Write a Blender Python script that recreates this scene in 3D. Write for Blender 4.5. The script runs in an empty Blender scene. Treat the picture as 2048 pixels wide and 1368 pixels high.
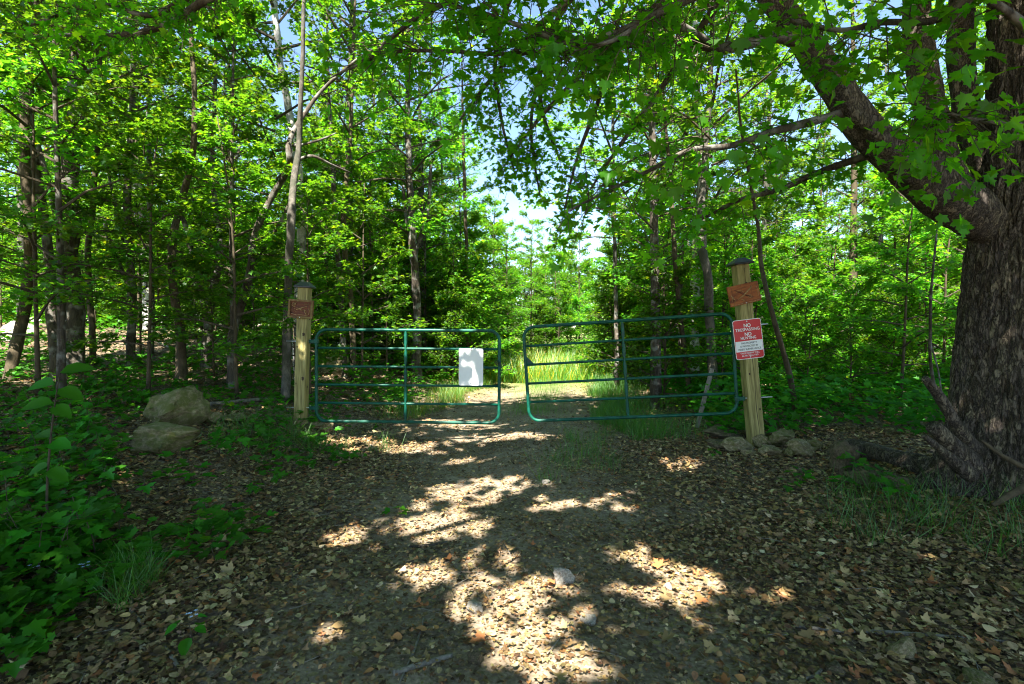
import bpy, bmesh, math, random
import numpy as np
from mathutils import Vector, Matrix, noise

random.seed(7)
RNG = np.random.default_rng(7)
S = bpy.context.scene
C = S.collection
R = math.radians

# ------------------------------------------------------------------ camera
F = 1024.0                       # focal length in photo pixels (2048 wide)
CAM = Vector((0.0, 0.0, 1.5)); PITCH = R(1.34)
cd = bpy.data.cameras.new('camera'); cam = bpy.data.objects.new('camera', cd); C.objects.link(cam)
cd.lens = 18.0; cd.sensor_width = 36.0; cd.clip_start = 0.05; cd.clip_end = 2000
cam.location = CAM; cam.rotation_euler = (math.pi/2 - PITCH, 0, 0)
S.camera = cam

# ------------------------------------------------------------------ sky, sun, exposure
SUN_EL = R(53); SUN_AZ = R(196)          # compass bearing of the sun, +Y is north: behind the camera, a little to the left
SUN_DIR = Vector((math.sin(SUN_AZ)*math.cos(SUN_EL), math.cos(SUN_AZ)*math.cos(SUN_EL), math.sin(SUN_EL)))
w = bpy.data.worlds.new('World'); S.world = w; w.use_nodes = True
nt = w.node_tree; bg = nt.nodes['Background']
sky = nt.nodes.new('ShaderNodeTexSky'); sky.sky_type = 'NISHITA'; sky.sun_disc = False
sky.sun_elevation = SUN_EL; sky.sun_rotation = SUN_AZ; sky.air_density = 1.0; sky.dust_density = 0.2; sky.ozone_density = 2.0
nt.links.new(sky.outputs[0], bg.inputs[0]); bg.inputs[1].default_value = 0.074
sl = bpy.data.lights.new('sun', 'SUN'); sl.energy = 5.0; sl.angle = R(0.5); sl.color = (1.0, 0.96, 0.90)
so = bpy.data.objects.new('sun', sl); C.objects.link(so); so.location = (0, -5, 20)
so.rotation_euler = (-SUN_DIR).to_track_quat('-Z', 'Y').to_euler()
S.view_settings.view_transform = 'Standard'; S.view_settings.look = 'None'
S.view_settings.exposure = 2.45; S.view_settings.gamma = 1.0
S.render.engine = 'CYCLES'
S.cycles.max_bounces = 9; S.cycles.diffuse_bounces = 7; S.cycles.transmission_bounces = 5
S.cycles.glossy_bounces = 2; S.cycles.caustics_reflective = False; S.cycles.caustics_refractive = False
S.cycles.use_denoising = True; S.cycles.filter_width = 1.1

# ------------------------------------------------------------------ helpers: objects
def put(name, me, mat=None, parent=None, **props):
    o = bpy.data.objects.new(name, me); C.objects.link(o)
    if mat is not None and me is not None and not me.materials: me.materials.append(mat)
    if parent is not None: o.parent = parent
    for k, v in props.items(): o[k] = v
    return o
def thing(name, label, cat, loc=(0,0,0), rz=0.0, group=None, scale=1.0):
    o = put(name, None); o.location = loc; o.rotation_euler = (0, 0, rz); o.scale = (scale,)*3
    o.empty_display_size = 0.2
    o['label'] = label; o['category'] = cat
    if group: o['group'] = group
    return o
def tag(o, label, cat, group=None):
    o['label'] = label; o['category'] = cat
    if group: o['group'] = group
    return o

def build_mesh(name, V, loops, counts, col=None, smooth=False):
    V = np.asarray(V, np.float32).reshape(-1, 3); loops = np.asarray(loops, np.int32).ravel(); counts = np.asarray(counts, np.int32).ravel()
    me = bpy.data.meshes.new(name)
    me.vertices.add(len(V)); me.vertices.foreach_set('co', V.ravel())
    me.loops.add(len(loops)); me.loops.foreach_set('vertex_index', loops)
    me.polygons.add(len(counts))
    st = np.zeros(len(counts), np.int32); st[1:] = np.cumsum(counts)[:-1]
    me.polygons.foreach_set('loop_start', st); me.polygons.foreach_set('loop_total', counts)
    if smooth: me.polygons.foreach_set('use_smooth', np.ones(len(counts), bool))
    if col is not None:
        a = me.color_attributes.new('tint', 'FLOAT_COLOR', 'POINT')
        a.data.foreach_set('color', np.asarray(col, np.float32).ravel())
    me.update(calc_edges=True)
    return me

class MB:
    """collects quads / tris / n-gons into one mesh"""
    def __init__(s): s.V = []; s.F = []
    def add(s, V, Fs):
        b = len(s.V); s.V += [tuple(v) for v in V]; s.F += [tuple(i + b for i in f) for f in Fs]; return s
    def tube(s, pts, rad, n=8, closed=False, caps=True, wob=0.0):
        pts = [Vector(p) for p in pts]; m = len(pts)
        if not hasattr(rad, '__len__'): rad = [rad]*m
        tan = []
        for i in range(m):
            a = pts[(i-1) % m] if (closed or i > 0) else pts[0]
            b = pts[(i+1) % m] if (closed or i < m-1) else pts[-1]
            t = (b - a); tan.append(t.normalized() if t.length > 1e-9 else Vector((0,0,1)))
        up = Vector((0,0,1)) if abs(tan[0].z) < 0.9 else Vector((1,0,0))
        x = tan[0].cross(up).normalized(); V = []
        for i in range(m):
            x = (x - tan[i]*x.dot(tan[i])).normalized(); y = tan[i].cross(x)
            for k in range(n):
                a = 2*math.pi*k/n; r = rad[i]
                if wob: r *= 1 + wob*noise.noise(pts[i]*3 + Vector((math.cos(a)*2, math.sin(a)*2, 0)))
                V.append(pts[i] + (x*math.cos(a) + y*math.sin(a))*r)
        Fs = []
        for i in range(m if closed else m-1):
            j = (i+1) % m
            for k in range(n):
                l = (k+1) % n; Fs.append((i*n+k, i*n+l, j*n+l, j*n+k))
        if caps and not closed:
            Fs.append(tuple(range(n))[::-1]); Fs.append(tuple((m-1)*n + k for k in range(n)))
        return s.add(V, Fs)
    def box(s, lo, hi):
        x0,y0,z0 = lo; x1,y1,z1 = hi
        return s.add([(x0,y0,z0),(x1,y0,z0),(x1,y1,z0),(x0,y1,z0),(x0,y0,z1),(x1,y0,z1),(x1,y1,z1),(x0,y1,z1)],
                     [(3,2,1,0),(4,5,6,7),(0,1,5,4),(1,2,6,5),(2,3,7,6),(3,0,4,7)])
    def prism(s, outline, y0, y1):
        """outline in the local XZ plane, extruded from y0 (front) to y1"""
        n = len(outline)
        V = [(x, y0, z) for x, z in outline] + [(x, y1, z) for x, z in outline]
        Fs = [tuple(range(n)), tuple(range(2*n-1, n-1, -1))] + [(i, n+i, n+(i+1) % n, (i+1) % n) for i in range(n)]
        return s.add(V, Fs)
    def mesh(s, name, smooth=False):
        me = bpy.data.meshes.new(name); me.from_pydata(s.V, [], s.F)
        if smooth: me.polygons.foreach_set('use_smooth', np.ones(len(me.polygons), bool))
        me.update(); return me
def bevel(me, width, seg=2):
    bm = bmesh.new(); bm.from_mesh(me)
    bmesh.ops.recalc_face_normals(bm, faces=bm.faces)
    bmesh.ops.bevel(bm, geom=bm.edges[:], offset=width, segments=seg, profile=0.6, affect='EDGES', clamp_overlap=True)
    bm.to_mesh(me); bm.free(); return me
def fixn(me):
    bm = bmesh.new(); bm.from_mesh(me); bmesh.ops.recalc_face_normals(bm, faces=bm.faces); bm.to_mesh(me); bm.free(); return me
def rrect(wd, ht, r, n=6):
    out = []
    for cx, cz, a0 in ((wd/2-r, ht/2-r, 0), (-wd/2+r, ht/2-r, 90), (-wd/2+r, -ht/2+r, 180), (wd/2-r, -ht/2+r, 270)):
        for k in range(n+1):
            a = R(a0 + 90*k/n); out.append((cx + r*math.cos(a), cz + r*math.sin(a)))
    return out

# ------------------------------------------------------------------ helpers: picture point -> place
def ray(px, py):
    d = Vector((0, math.cos(PITCH), -math.sin(PITCH))) + Vector((1,0,0))*((px-1024)/F) + Vector((0, math.sin(PITCH), math.cos(PITCH)))*((684-py)/F)
    return d
def P(px, py, Y):
    d = ray(px, py); return CAM + d*(Y/d.y)
def sstep(a, b, x):
    t = np.clip((np.asarray(x, float)-a)/(b-a), 0, 1); return t*t*(3-2*t)
def pathx(y): return 0.13*np.maximum(0, np.asarray(y, float)-8.0)
def H(x, y):
    x = np.asarray(x, float); y = np.asarray(y, float); xr = x - pathx(y)
    l = np.clip(-xr-2.3, 0, None); r = np.clip(xr-2.4, 0, None)
    z = 0.14*l/(1+0.045*l) + 0.17*sstep(0, 0.9, l)*(0.45+0.55*sstep(3, 6, y))
    z = z + 0.10*sstep(0, 1.6, r) + 0.02*r/(1+0.1*r)
    z = z + 0.45*np.exp(-((y-13)/1.6)**2)*sstep(3.5, 6, -xr)
    z = z + 0.035*np.exp(-((xr-0.25)/0.45)**2) - 0.03*np.exp(-((xr+0.65)/0.4)**2) - 0.03*np.exp(-((xr-1.1)/0.4)**2)
    z = z + 0.012*np.sin(x*3.1+1.3*np.sin(y*2.3)) + 0.012*np.sin(y*3.7+x*1.9) + 0.03*np.sin(x*0.9+y*0.7)*sstep(2, 5, np.abs(xr))
    return z
def hz(x, y): return float(H(x, y))
def gp(px, py):
    """where the sight line through a picture point meets the ground"""
    d = ray(px, py); t = 0.5
    while t < 80:
        p = CAM + d*t
        if p.z <= hz(p.x, p.y): return p
        t += 0.01
    return CAM + d*20

# ------------------------------------------------------------------ materials
def new_mat(name):
    m = bpy.data.materials.new(name); m.use_nodes = True; n = m.node_tree.nodes; l = m.node_tree.links
    return m, n, l, n['Principled BSDF'], n['Material Output']
def nd(n, t, **kw):
    o = n.new(t)
    for k, v in kw.items():
        if hasattr(o, k): setattr(o, k, v)
    return o
def ramp(n, stops):
    r = n.new('ShaderNodeValToRGB'); e = r.color_ramp.elements
    while len(e) > 1: e.remove(e[-1])
    e[0].position = stops[0][0]; e[0].color = (*stops[0][1], 1)
    for p, c in stops[1:]:
        k = e.new(p); k.color = (*c, 1)
    return r
def leaf_mat(name, c, t, trans=0.5, rough=0.45, rnd=0.35, gloss=0.025):
    """leaf: diffuse + light let through, tinted per leaf (colour attribute) and per plant"""
    m, n, l, bs, out = new_mat(name); n.remove(bs)
    at = nd(n, 'ShaderNodeAttribute'); at.attribute_name = 'tint'
    oi = n.new('ShaderNodeObjectInfo')
    hs1 = n.new('ShaderNodeHueSaturation'); hs2 = n.new('ShaderNodeHueSaturation')
    mr = n.new('ShaderNodeMapRange'); mr.inputs[3].default_value = 1-rnd; mr.inputs[4].default_value = 1+rnd
    mh = n.new('ShaderNodeMapRange'); mh.inputs[3].default_value = 0.485; mh.inputs[4].default_value = 0.51
    l.new(oi.outputs['Random'], mr.inputs[0]); l.new(oi.outputs['Random'], mh.inputs[0])
    for hs, colr in ((hs1, c), (hs2, t)):
        mx = n.new('ShaderNodeMix'); mx.data_type = 'RGBA'; mx.blend_type = 'MULTIPLY'; mx.inputs[0].default_value = 1
        mx.inputs[6].default_value = (*colr, 1); l.new(at.outputs['Color'], mx.inputs[7])
        l.new(mx.outputs[2], hs.inputs['Color']); l.new(mr.outputs[0], hs.inputs['Value']); l.new(mh.outputs[0], hs.inputs['Hue'])
    d = n.new('ShaderNodeBsdfDiffuse'); tr = n.new('ShaderNodeBsdfTranslucent'); g = n.new('ShaderNodeBsdfGlossy')
    g.inputs['Roughness'].default_value = rough; g.inputs['Color'].default_value = (0.9, 1, 0.9, 1)
    l.new(hs1.outputs[0], d.inputs[0]); l.new(hs2.outputs[0], tr.inputs[0])
    a = n.new('ShaderNodeMixShader'); a.inputs[0].default_value = trans; l.new(d.outputs[0], a.inputs[1]); l.new(tr.outputs[0], a.inputs[2])
    b = n.new('ShaderNodeMixShader'); b.inputs[0].default_value = gloss; l.new(a.outputs[0], b.inputs[1]); l.new(g.outputs[0], b.inputs[2])
    l.new(b.outputs[0], out.inputs[0]); return m
def bark_mat(name, dark, light, sc=(9, 9, 1.6), bump=0.7, blotch=None, dist=0.03):
    m, n, l, bs, out = new_mat(name)
    tc = n.new('ShaderNodeTexCoord'); mp = n.new('ShaderNodeMapping'); mp.inputs['Scale'].default_value = sc
    l.new(tc.outputs['Object'], mp.inputs[0])
    no = nd(n, 'ShaderNodeTexNoise'); no.inputs['Scale'].default_value = 2.2; no.inputs['Detail'].default_value = 8; no.inputs['Roughness'].default_value = 0.7; no.inputs['Distortion'].default_value = 0.6
    l.new(mp.outputs[0], no.inputs['Vector'])
    r = ramp(n, [(0.32, dark), (0.52, tuple((a+b)/2 for a, b in zip(dark, light))), (0.72, light)]); l.new(no.outputs[0], r.inputs[0])
    col = r.outputs[0]
    if blotch:
        n2 = nd(n, 'ShaderNodeTexNoise'); n2.inputs['Scale'].default_value = 5; n2.inputs['Detail'].default_value = 5; l.new(tc.outputs['Object'], n2.inputs['Vector'])
        r2 = ramp(n, [(0.5, (0,0,0)), (0.62, (1,1,1))]); l.new(n2.outputs[0], r2.inputs[0])
        mx = n.new('ShaderNodeMix'); mx.data_type = 'RGBA'; l.new(r2.outputs[0], mx.inputs[0]); l.new(col, mx.inputs[6]); mx.inputs[7].default_value = (*blotch, 1); col = mx.outputs[2]
    l.new(col, bs.inputs['Base Color']); bs.inputs['Roughness'].default_value = 0.9
    bs.inputs['Specular IOR Level'].default_value = 0.2
    bp = n.new('ShaderNodeBump'); bp.inputs['Strength'].default_value = bump; bp.inputs['Distance'].default_value = dist
    l.new(no.outputs[0], bp.inputs['Height']); l.new(bp.outputs[0], bs.inputs['Normal']); return m
def paint_mat(name, c, rough=0.4, metal=0.0, vary=0.15, sc=8):
    m, n, l, bs, out = new_mat(name)
    tc = n.new('ShaderNodeTexCoord'); no = n.new('ShaderNodeTexNoise'); no.inputs['Scale'].default_value = sc; no.inputs['Detail'].default_value = 5
    l.new(tc.outputs['Object'], no.inputs['Vector'])
    r = ramp(n, [(0.3, tuple(v*(1-vary) for v in c)), (0.7, tuple(min(1, v*(1+vary)) for v in c))]); l.new(no.outputs[0], r.inputs[0]); l.new(r.outputs[0], bs.inputs['Base Color'])
    rr = n.new('ShaderNodeMapRange'); rr.inputs[3].default_value = rough*0.75; rr.inputs[4].default_value = rough*1.25; l.new(no.outputs[0], rr.inputs[0]); l.new(rr.outputs[0], bs.inputs['Roughness'])
    bs.inputs['Metallic'].default_value = metal; return m
def wood_mat(name, a, b, c, grain=(14, 14, 0.9), knots=True):
    m, n, l, bs, out = new_mat(name)
    tc = n.new('ShaderNodeTexCoord'); mp = n.new('ShaderNodeMapping'); mp.inputs['Scale'].default_value = grain; l.new(tc.outputs['Object'], mp.inputs[0])
    no = n.new('ShaderNodeTexNoise'); no.inputs['Scale'].default_value = 3.0; no.inputs['Detail'].default_value = 6; no.inputs['Distortion'].default_value = 0.8; l.new(mp.outputs[0], no.inputs['Vector'])
    r = ramp(n, [(0.3, a), (0.5, b), (0.7, c)]); l.new(no.outputs[0], r.inputs[0]); col = r.outputs[0]
    # fine drying checks along the grain
    mp2 = n.new('ShaderNodeMapping'); mp2.inputs['Scale'].default_value = (26, 26, 0.5); l.new(tc.outputs['Object'], mp2.inputs[0])
    n2 = n.new('ShaderNodeTexNoise'); n2.inputs['Scale'].default_value = 2.0; n2.inputs['Detail'].default_value = 3; l.new(mp2.outputs[0], n2.inputs['Vector'])
    r2 = ramp(n, [(0.30, (0.25,)*3), (0.37, (1,1,1))]); l.new(n2.outputs[0], r2.inputs[0])
    mx = n.new('ShaderNodeMix'); mx.data_type = 'RGBA'; mx.blend_type = 'MULTIPLY'; mx.inputs[0].default_value = 0.8; l.new(col, mx.inputs[6]); l.new(r2.outputs[0], mx.inputs[7]); col = mx.outputs[2]
    l.new(col, bs.inputs['Base Color']); bs.inputs['Roughness'].default_value = 0.75
    bp = n.new('ShaderNodeBump'); bp.inputs['Strength'].default_value = 0.5; bp.inputs['Distance'].default_value = 0.006; l.new(n2.outputs[0], bp.inputs['Height']); l.new(bp.outputs[0], bs.inputs['Normal']); return m
def rock_mat(name, a, b, moss, mossamt=0.5):
    m, n, l, bs, out = new_mat(name)
    tc = n.new('ShaderNodeTexCoord'); no = n.new('ShaderNodeTexNoise'); no.inputs['Scale'].default_value = 6; no.inputs['Detail'].default_value = 9; no.inputs['Roughness'].default_value = 0.7; l.new(tc.outputs['Object'], no.inputs['Vector'])
    r = ramp(n, [(0.3, tuple(v*0.4 for v in a)), (0.45, a), (0.65, b)]); l.new(no.outputs[0], r.inputs[0])
    n2 = n.new('ShaderNodeTexNoise'); n2.inputs['Scale'].default_value = 3.5; n2.inputs['Detail'].default_value = 6; n2.inputs['Roughness'].default_value = 0.65; l.new(tc.outputs['Object'], n2.inputs['Vector'])
    r2 = ramp(n, [(0.62-0.25*mossamt, (0,0,0)), (0.75-0.2*mossamt, (1,1,1))]); l.new(n2.outputs[0], r2.inputs[0])
    mx = n.new('ShaderNodeMix'); mx.data_type = 'RGBA'; l.new(r2.outputs[0], mx.inputs[0]); l.new(r.outputs[0], mx.inputs[6]); mx.inputs[7].default_value = (*moss, 1)
    l.new(mx.outputs[2], bs.inputs['Base Color']); bs.inputs['Roughness'].default_value = 0.92; bs.inputs['Specular IOR Level'].default_value = 0.2
    bp = n.new('ShaderNodeBump'); bp.inputs['Strength'].default_value = 0.8; bp.inputs['Distance'].default_value = 0.02; l.new(no.outputs[0], bp.inputs['Height']); l.new(bp.outputs[0], bs.inputs['Normal']); return m
def tint_mat(name, rough=0.85, trans=0.0):
    """colour comes from each piece's own colour attribute"""
    m, n, l, bs, out = new_mat(name)
    at = nd(n, 'ShaderNodeAttribute'); at.attribute_name = 'tint'
    tc = n.new('ShaderNodeTexCoord'); no = n.new('ShaderNodeTexNoise'); no.inputs['Scale'].default_value = 60; no.inputs['Detail'].default_value = 3; l.new(tc.outputs['Object'], no.inputs['Vector'])
    r = ramp(n, [(0.3, (0.6,)*3), (0.7, (1.2,)*3)]); l.new(no.outputs[0], r.inputs[0])
    mx = n.new('ShaderNodeMix'); mx.data_type = 'RGBA'; mx.blend_type = 'MULTIPLY'; mx.inputs[0].default_value = 1; l.new(at.outputs['Color'], mx.inputs[6]); l.new(r.outputs[0], mx.inputs[7])
    l.new(mx.outputs[2], bs.inputs['Base Color']); bs.inputs['Roughness'].default_value = rough; bs.inputs['Specular IOR Level'].default_value = 0.25
    return m

def old_bark():
    m, n, l, bs, out = new_mat('furrowed_maple_bark')
    tc = n.new('ShaderNodeTexCoord'); mp = n.new('ShaderNodeMapping'); mp.inputs['Scale'].default_value = (22, 22, 8); l.new(tc.outputs['Object'], mp.inputs[0])
    nz = n.new('ShaderNodeTexNoise'); nz.inputs['Scale'].default_value = 1.6; nz.inputs['Detail'].default_value = 4; l.new(mp.outputs[0], nz.inputs['Vector'])
    va = n.new('ShaderNodeVectorMath'); va.operation = 'MULTIPLY_ADD'; l.new(nz.outputs['Color'], va.inputs[0]); va.inputs[1].default_value = (2.6, 2.6, 2.6); l.new(mp.outputs[0], va.inputs[2])
    vo = n.new('ShaderNodeTexVoronoi'); vo.feature = 'DISTANCE_TO_EDGE'; vo.inputs['Scale'].default_value = 1.15; l.new(va.outputs[0], vo.inputs['Vector'])
    vc = n.new('ShaderNodeTexVoronoi'); vc.inputs['Scale'].default_value = 1.15; l.new(va.outputs[0], vc.inputs['Vector'])
    fn = n.new('ShaderNodeTexNoise'); fn.inputs['Scale'].default_value = 5; fn.inputs['Detail'].default_value = 8; fn.inputs['Roughness'].default_value = 0.75; l.new(mp.outputs[0], fn.inputs['Vector'])
    crack = ramp(n, [(0.0, (0.35,)*3), (0.07, (0.65,)*3), (0.22, (1,)*3)]); l.new(vo.outputs['Distance'], crack.inputs[0])
    sc = n.new('ShaderNodeSeparateColor'); l.new(vc.outputs['Color'], sc.inputs[0])
    base = ramp(n, [(0.0, (0.085, 0.068, 0.040)), (0.5, (0.13, 0.105, 0.085)), (1.0, (0.22, 0.18, 0.115))]); l.new(sc.outputs[0], base.inputs[0])
    grain = ramp(n, [(0.3, (0.4,)*3), (0.7, (1.35,)*3)]); l.new(fn.outputs[0], grain.inputs[0])
    m1 = n.new('ShaderNodeMix'); m1.data_type = 'RGBA'; m1.blend_type = 'MULTIPLY'; m1.inputs[0].default_value = 1; l.new(base.outputs[0], m1.inputs[6]); l.new(grain.outputs[0], m1.inputs[7])
    m2 = n.new('ShaderNodeMix'); m2.data_type = 'RGBA'; m2.blend_type = 'MULTIPLY'; m2.inputs[0].default_value = 1; l.new(m1.outputs[2], m2.inputs[6]); l.new(crack.outputs[0], m2.inputs[7])
    l.new(m2.outputs[2], bs.inputs['Base Color']); bs.inputs['Roughness'].default_value = 0.92; bs.inputs['Specular IOR Level'].default_value = 0.15
    ad = n.new('ShaderNodeMath'); ad.operation = 'MULTIPLY_ADD'; l.new(fn.outputs[0], ad.inputs[0]); ad.inputs[1].default_value = 0.5; l.new(crack.outputs[0], ad.inputs[2])
    bp = n.new('ShaderNodeBump'); bp.inputs['Strength'].default_value = 0.9; bp.inputs['Distance'].default_value = 0.02; l.new(ad.outputs[0], bp.inputs['Height']); l.new(bp.outputs[0], bs.inputs['Normal']); return m
M = {}
M['leaf'] = leaf_mat('maple_leaf_green', (0.045, 0.170, 0.010), (0.17, 0.42, 0.010), 0.55)
M['leaf_far'] = leaf_mat('forest_leaf_green', (0.056, 0.185, 0.012), (0.18, 0.45, 0.012), 0.56, rnd=0.45, gloss=0.02)
M['leaf_near'] = leaf_mat('near_leaf_green', (0.045, 0.175, 0.006), (0.20, 0.55, 0.006), 0.65, gloss=0.012, rnd=0.25)
M['leaf_ground'] = leaf_mat('seedling_leaf_green', (0.035, 0.175, 0.008), (0.09, 0.34, 0.008), 0.45, gloss=0.015, rnd=0.25)
M['grass'] = leaf_mat('grass_blade', (0.060, 0.190, 0.018), (0.12, 0.30, 0.02), 0.4, gloss=0.04, rnd=0.0)
M['litter'] = tint_mat('dry_leaf')
M['bark_maple'] = bark_mat('old_maple_bark', (0.018, 0.013, 0.009), (0.22, 0.17, 0.105), (8, 8, 1.7), 1.0, None, 0.05)
M['bark_maple'] = old_bark()
M['bark_dark'] = bark_mat('dark_bark', (0.020, 0.016, 0.012), (0.13, 0.105, 0.075), blotch=(0.20, 0.19, 0.16))
M['bark_brown'] = bark_mat('brown_bark', (0.035, 0.027, 0.016), (0.12, 0.092, 0.052), (7, 7, 3), 0.5)
M['bark_grey'] = bark_mat('grey_bark', (0.04, 0.035, 0.027), (0.18, 0.16, 0.125), (8, 8, 3), 0.6, (0.06, 0.06, 0.04))
M['bark_pale'] = bark_mat('pale_bark', (0.25, 0.23, 0.20), (0.62, 0.58, 0.52), (6, 6, 5), 0.35, (0.16, 0.14, 0.12))
M['twig'] = bark_mat('twig_bark', (0.03, 0.024, 0.016), (0.12, 0.095, 0.06), (20, 20, 5), 0.3)
M['dead'] = bark_mat('dead_wood', (0.10, 0.085, 0.065), (0.34, 0.30, 0.24), (14, 14, 3), 0.5)
M['deadbrown'] = bark_mat('broken_wood', (0.16, 0.075, 0.03), (0.42, 0.22, 0.09), (14, 14, 3), 0.5)
M['post'] = wood_mat('treated_post_wood', (0.13, 0.105, 0.030), (0.27, 0.225, 0.070), (0.40, 0.345, 0.13))
M['knot'] = paint_mat('wood_knot', (0.05, 0.03, 0.012), 0.8, vary=0.4, sc=40)
M['plaque'] = wood_mat('stained_plaque_wood', (0.13, 0.032, 0.008), (0.27, 0.075, 0.014), (0.38, 0.125, 0.025), (3, 14, 12))
M['plaque_dark'] = wood_mat('stained_panel_wood', (0.07, 0.018, 0.007), (0.13, 0.034, 0.010), (0.19, 0.05, 0.014), (3, 14, 12))
M['carve'] = wood_mat('carved_pale_wood', (0.20, 0.10, 0.03), (0.33, 0.19, 0.07), (0.42, 0.27, 0.12), (14, 14, 6))
M['moss_frame'] = wood_mat('mossy_frame_wood', (0.10, 0.045, 0.012), (0.18, 0.10, 0.025), (0.20, 0.17, 0.05), (6, 10, 6))
M['gate'] = paint_mat('green_gate_paint', (0.002, 0.068, 0.040), 0.45, vary=0.4, sc=14)
M['gate'].node_tree.nodes['Principled BSDF'].inputs['Specular IOR Level'].default_value = 0.3
M['steel'] = paint_mat('galvanised_steel', (0.45, 0.45, 0.43), 0.4, 0.9)
M['black'] = paint_mat('black_metal', (0.012, 0.013, 0.015), 0.45, vary=0.3)
M['red'] = paint_mat('red_sign_paint', (0.55, 0.012, 0.015), 0.4, vary=0.05)
M['white'] = paint_mat('white_sign_paint', (0.78, 0.78, 0.74), 0.45, vary=0.03)
M['blackink'] = paint_mat('black_sign_ink', (0.015, 0.015, 0.015), 0.5)
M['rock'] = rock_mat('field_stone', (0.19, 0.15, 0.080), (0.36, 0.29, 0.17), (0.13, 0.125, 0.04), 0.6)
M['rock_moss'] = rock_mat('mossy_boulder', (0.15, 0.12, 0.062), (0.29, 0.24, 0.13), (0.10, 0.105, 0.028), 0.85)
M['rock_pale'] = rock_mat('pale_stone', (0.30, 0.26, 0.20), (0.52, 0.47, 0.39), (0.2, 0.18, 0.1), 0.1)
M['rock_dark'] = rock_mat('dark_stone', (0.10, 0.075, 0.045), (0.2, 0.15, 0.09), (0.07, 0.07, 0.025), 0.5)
M['petal'] = paint_mat('pale_blue_petal', (0.45, 0.55, 0.75), 0.6)

def ground_mat():
    m, n, l, bs, out = new_mat('leaf_littered_soil')
    tc = n.new('ShaderNodeTexCoord'); ob = tc.outputs['Object']
    vo = n.new('ShaderNodeTexVoronoi'); vo.inputs['Scale'].default_value = 26; l.new(ob, vo.inputs['Vector'])
    v2 = n.new('ShaderNodeTexVoronoi'); v2.inputs['Scale'].default_value = 55; l.new(ob, v2.inputs['Vector'])
    sx = n.new('ShaderNodeSeparateColor'); l.new(vo.outputs['Color'], sx.inputs[0])
    sx2 = n.new('ShaderNodeSeparateColor'); l.new(v2.outputs['Color'], sx2.inputs[0])
    r1 = ramp(n, [(0.0, (0.035, 0.024, 0.014)), (0.45, (0.10, 0.07, 0.042)), (0.75, (0.19, 0.14, 0.085)), (1.0, (0.30, 0.235, 0.15))]); l.new(sx.outputs[0], r1.inputs[0])
    r2 = ramp(n, [(0.0, (0.045, 0.032, 0.02)), (0.6, (0.13, 0.095, 0.06)), (1.0, (0.33, 0.26, 0.18))]); l.new(sx2.outputs[1], r2.inputs[0])
    mx = n.new('ShaderNodeMix'); mx.data_type = 'RGBA'; mx.inputs[0].default_value = 0.55; l.new(r1.outputs[0], mx.inputs[6]); l.new(r2.outputs[0], mx.inputs[7])
    # worn soil of the wheel tracks
    no = n.new('ShaderNodeTexNoise'); no.inputs['Scale'].default_value = 1.3; no.inputs['Detail'].default_value = 8; no.inputs['Roughness'].default_value = 0.65; l.new(ob, no.inputs['Vector'])
    nf = n.new('ShaderNodeTexNoise'); nf.inputs['Scale'].default_value = 40; nf.inputs['Detail'].default_value = 6; l.new(ob, nf.inputs['Vector'])
    rs = ramp(n, [(0.3, (0.15, 0.112, 0.072)), (0.7, (0.37, 0.295, 0.205))]); l.new(nf.outputs[0], rs.inputs[0])
    at = nd(n, 'ShaderNodeAttribute'); at.attribute_name = 'tint'; sa = n.new('ShaderNodeSeparateColor'); l.new(at.outputs['Color'], sa.inputs[0])
    am = n.new('ShaderNodeMath'); am.operation = 'MULTIPLY'; rn = ramp(n, [(0.36, (0,0,0)), (0.58, (1,1,1))]); l.new(no.outputs[0], rn.inputs[0]); l.new(rn.outputs[0], am.inputs[0]); l.new(sa.outputs[0], am.inputs[1])
    m2 = n.new('ShaderNodeMix'); m2.data_type = 'RGBA'; l.new(am.outputs[0], m2.inputs[0]); l.new(mx.outputs[2], m2.inputs[6]); l.new(rs.outputs[0], m2.inputs[7])
    # turf of the meadow
    rg = ramp(n, [(0.3, (0.07, 0.13, 0.02)), (0.7, (0.24, 0.26, 0.07))]); l.new(no.outputs[0], rg.inputs[0])
    m3 = n.new('ShaderNodeMix'); m3.data_type = 'RGBA'; l.new(sa.outputs[1], m3.inputs[0]); l.new(m2.outputs[2], m3.inputs[6]); l.new(rg.outputs[0], m3.inputs[7])
    l.new(m3.outputs[2], bs.inputs['Base Color']); bs.inputs['Roughness'].default_value = 0.95; bs.inputs['Specular IOR Level'].default_value = 0.15
    bp = n.new('ShaderNodeBump'); bp.inputs['Strength'].default_value = 0.7; bp.inputs['Distance'].default_value = 0.02
    ad = n.new('ShaderNodeMath'); ad.operation = 'ADD'; l.new(sx.outputs[1], ad.inputs[0]); l.new(nf.outputs[0], ad.inputs[1])
    l.new(ad.outputs[0], bp.inputs['Height']); l.new(bp.outputs[0], bs.inputs['Normal']); return m
M['ground'] = ground_mat()

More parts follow.
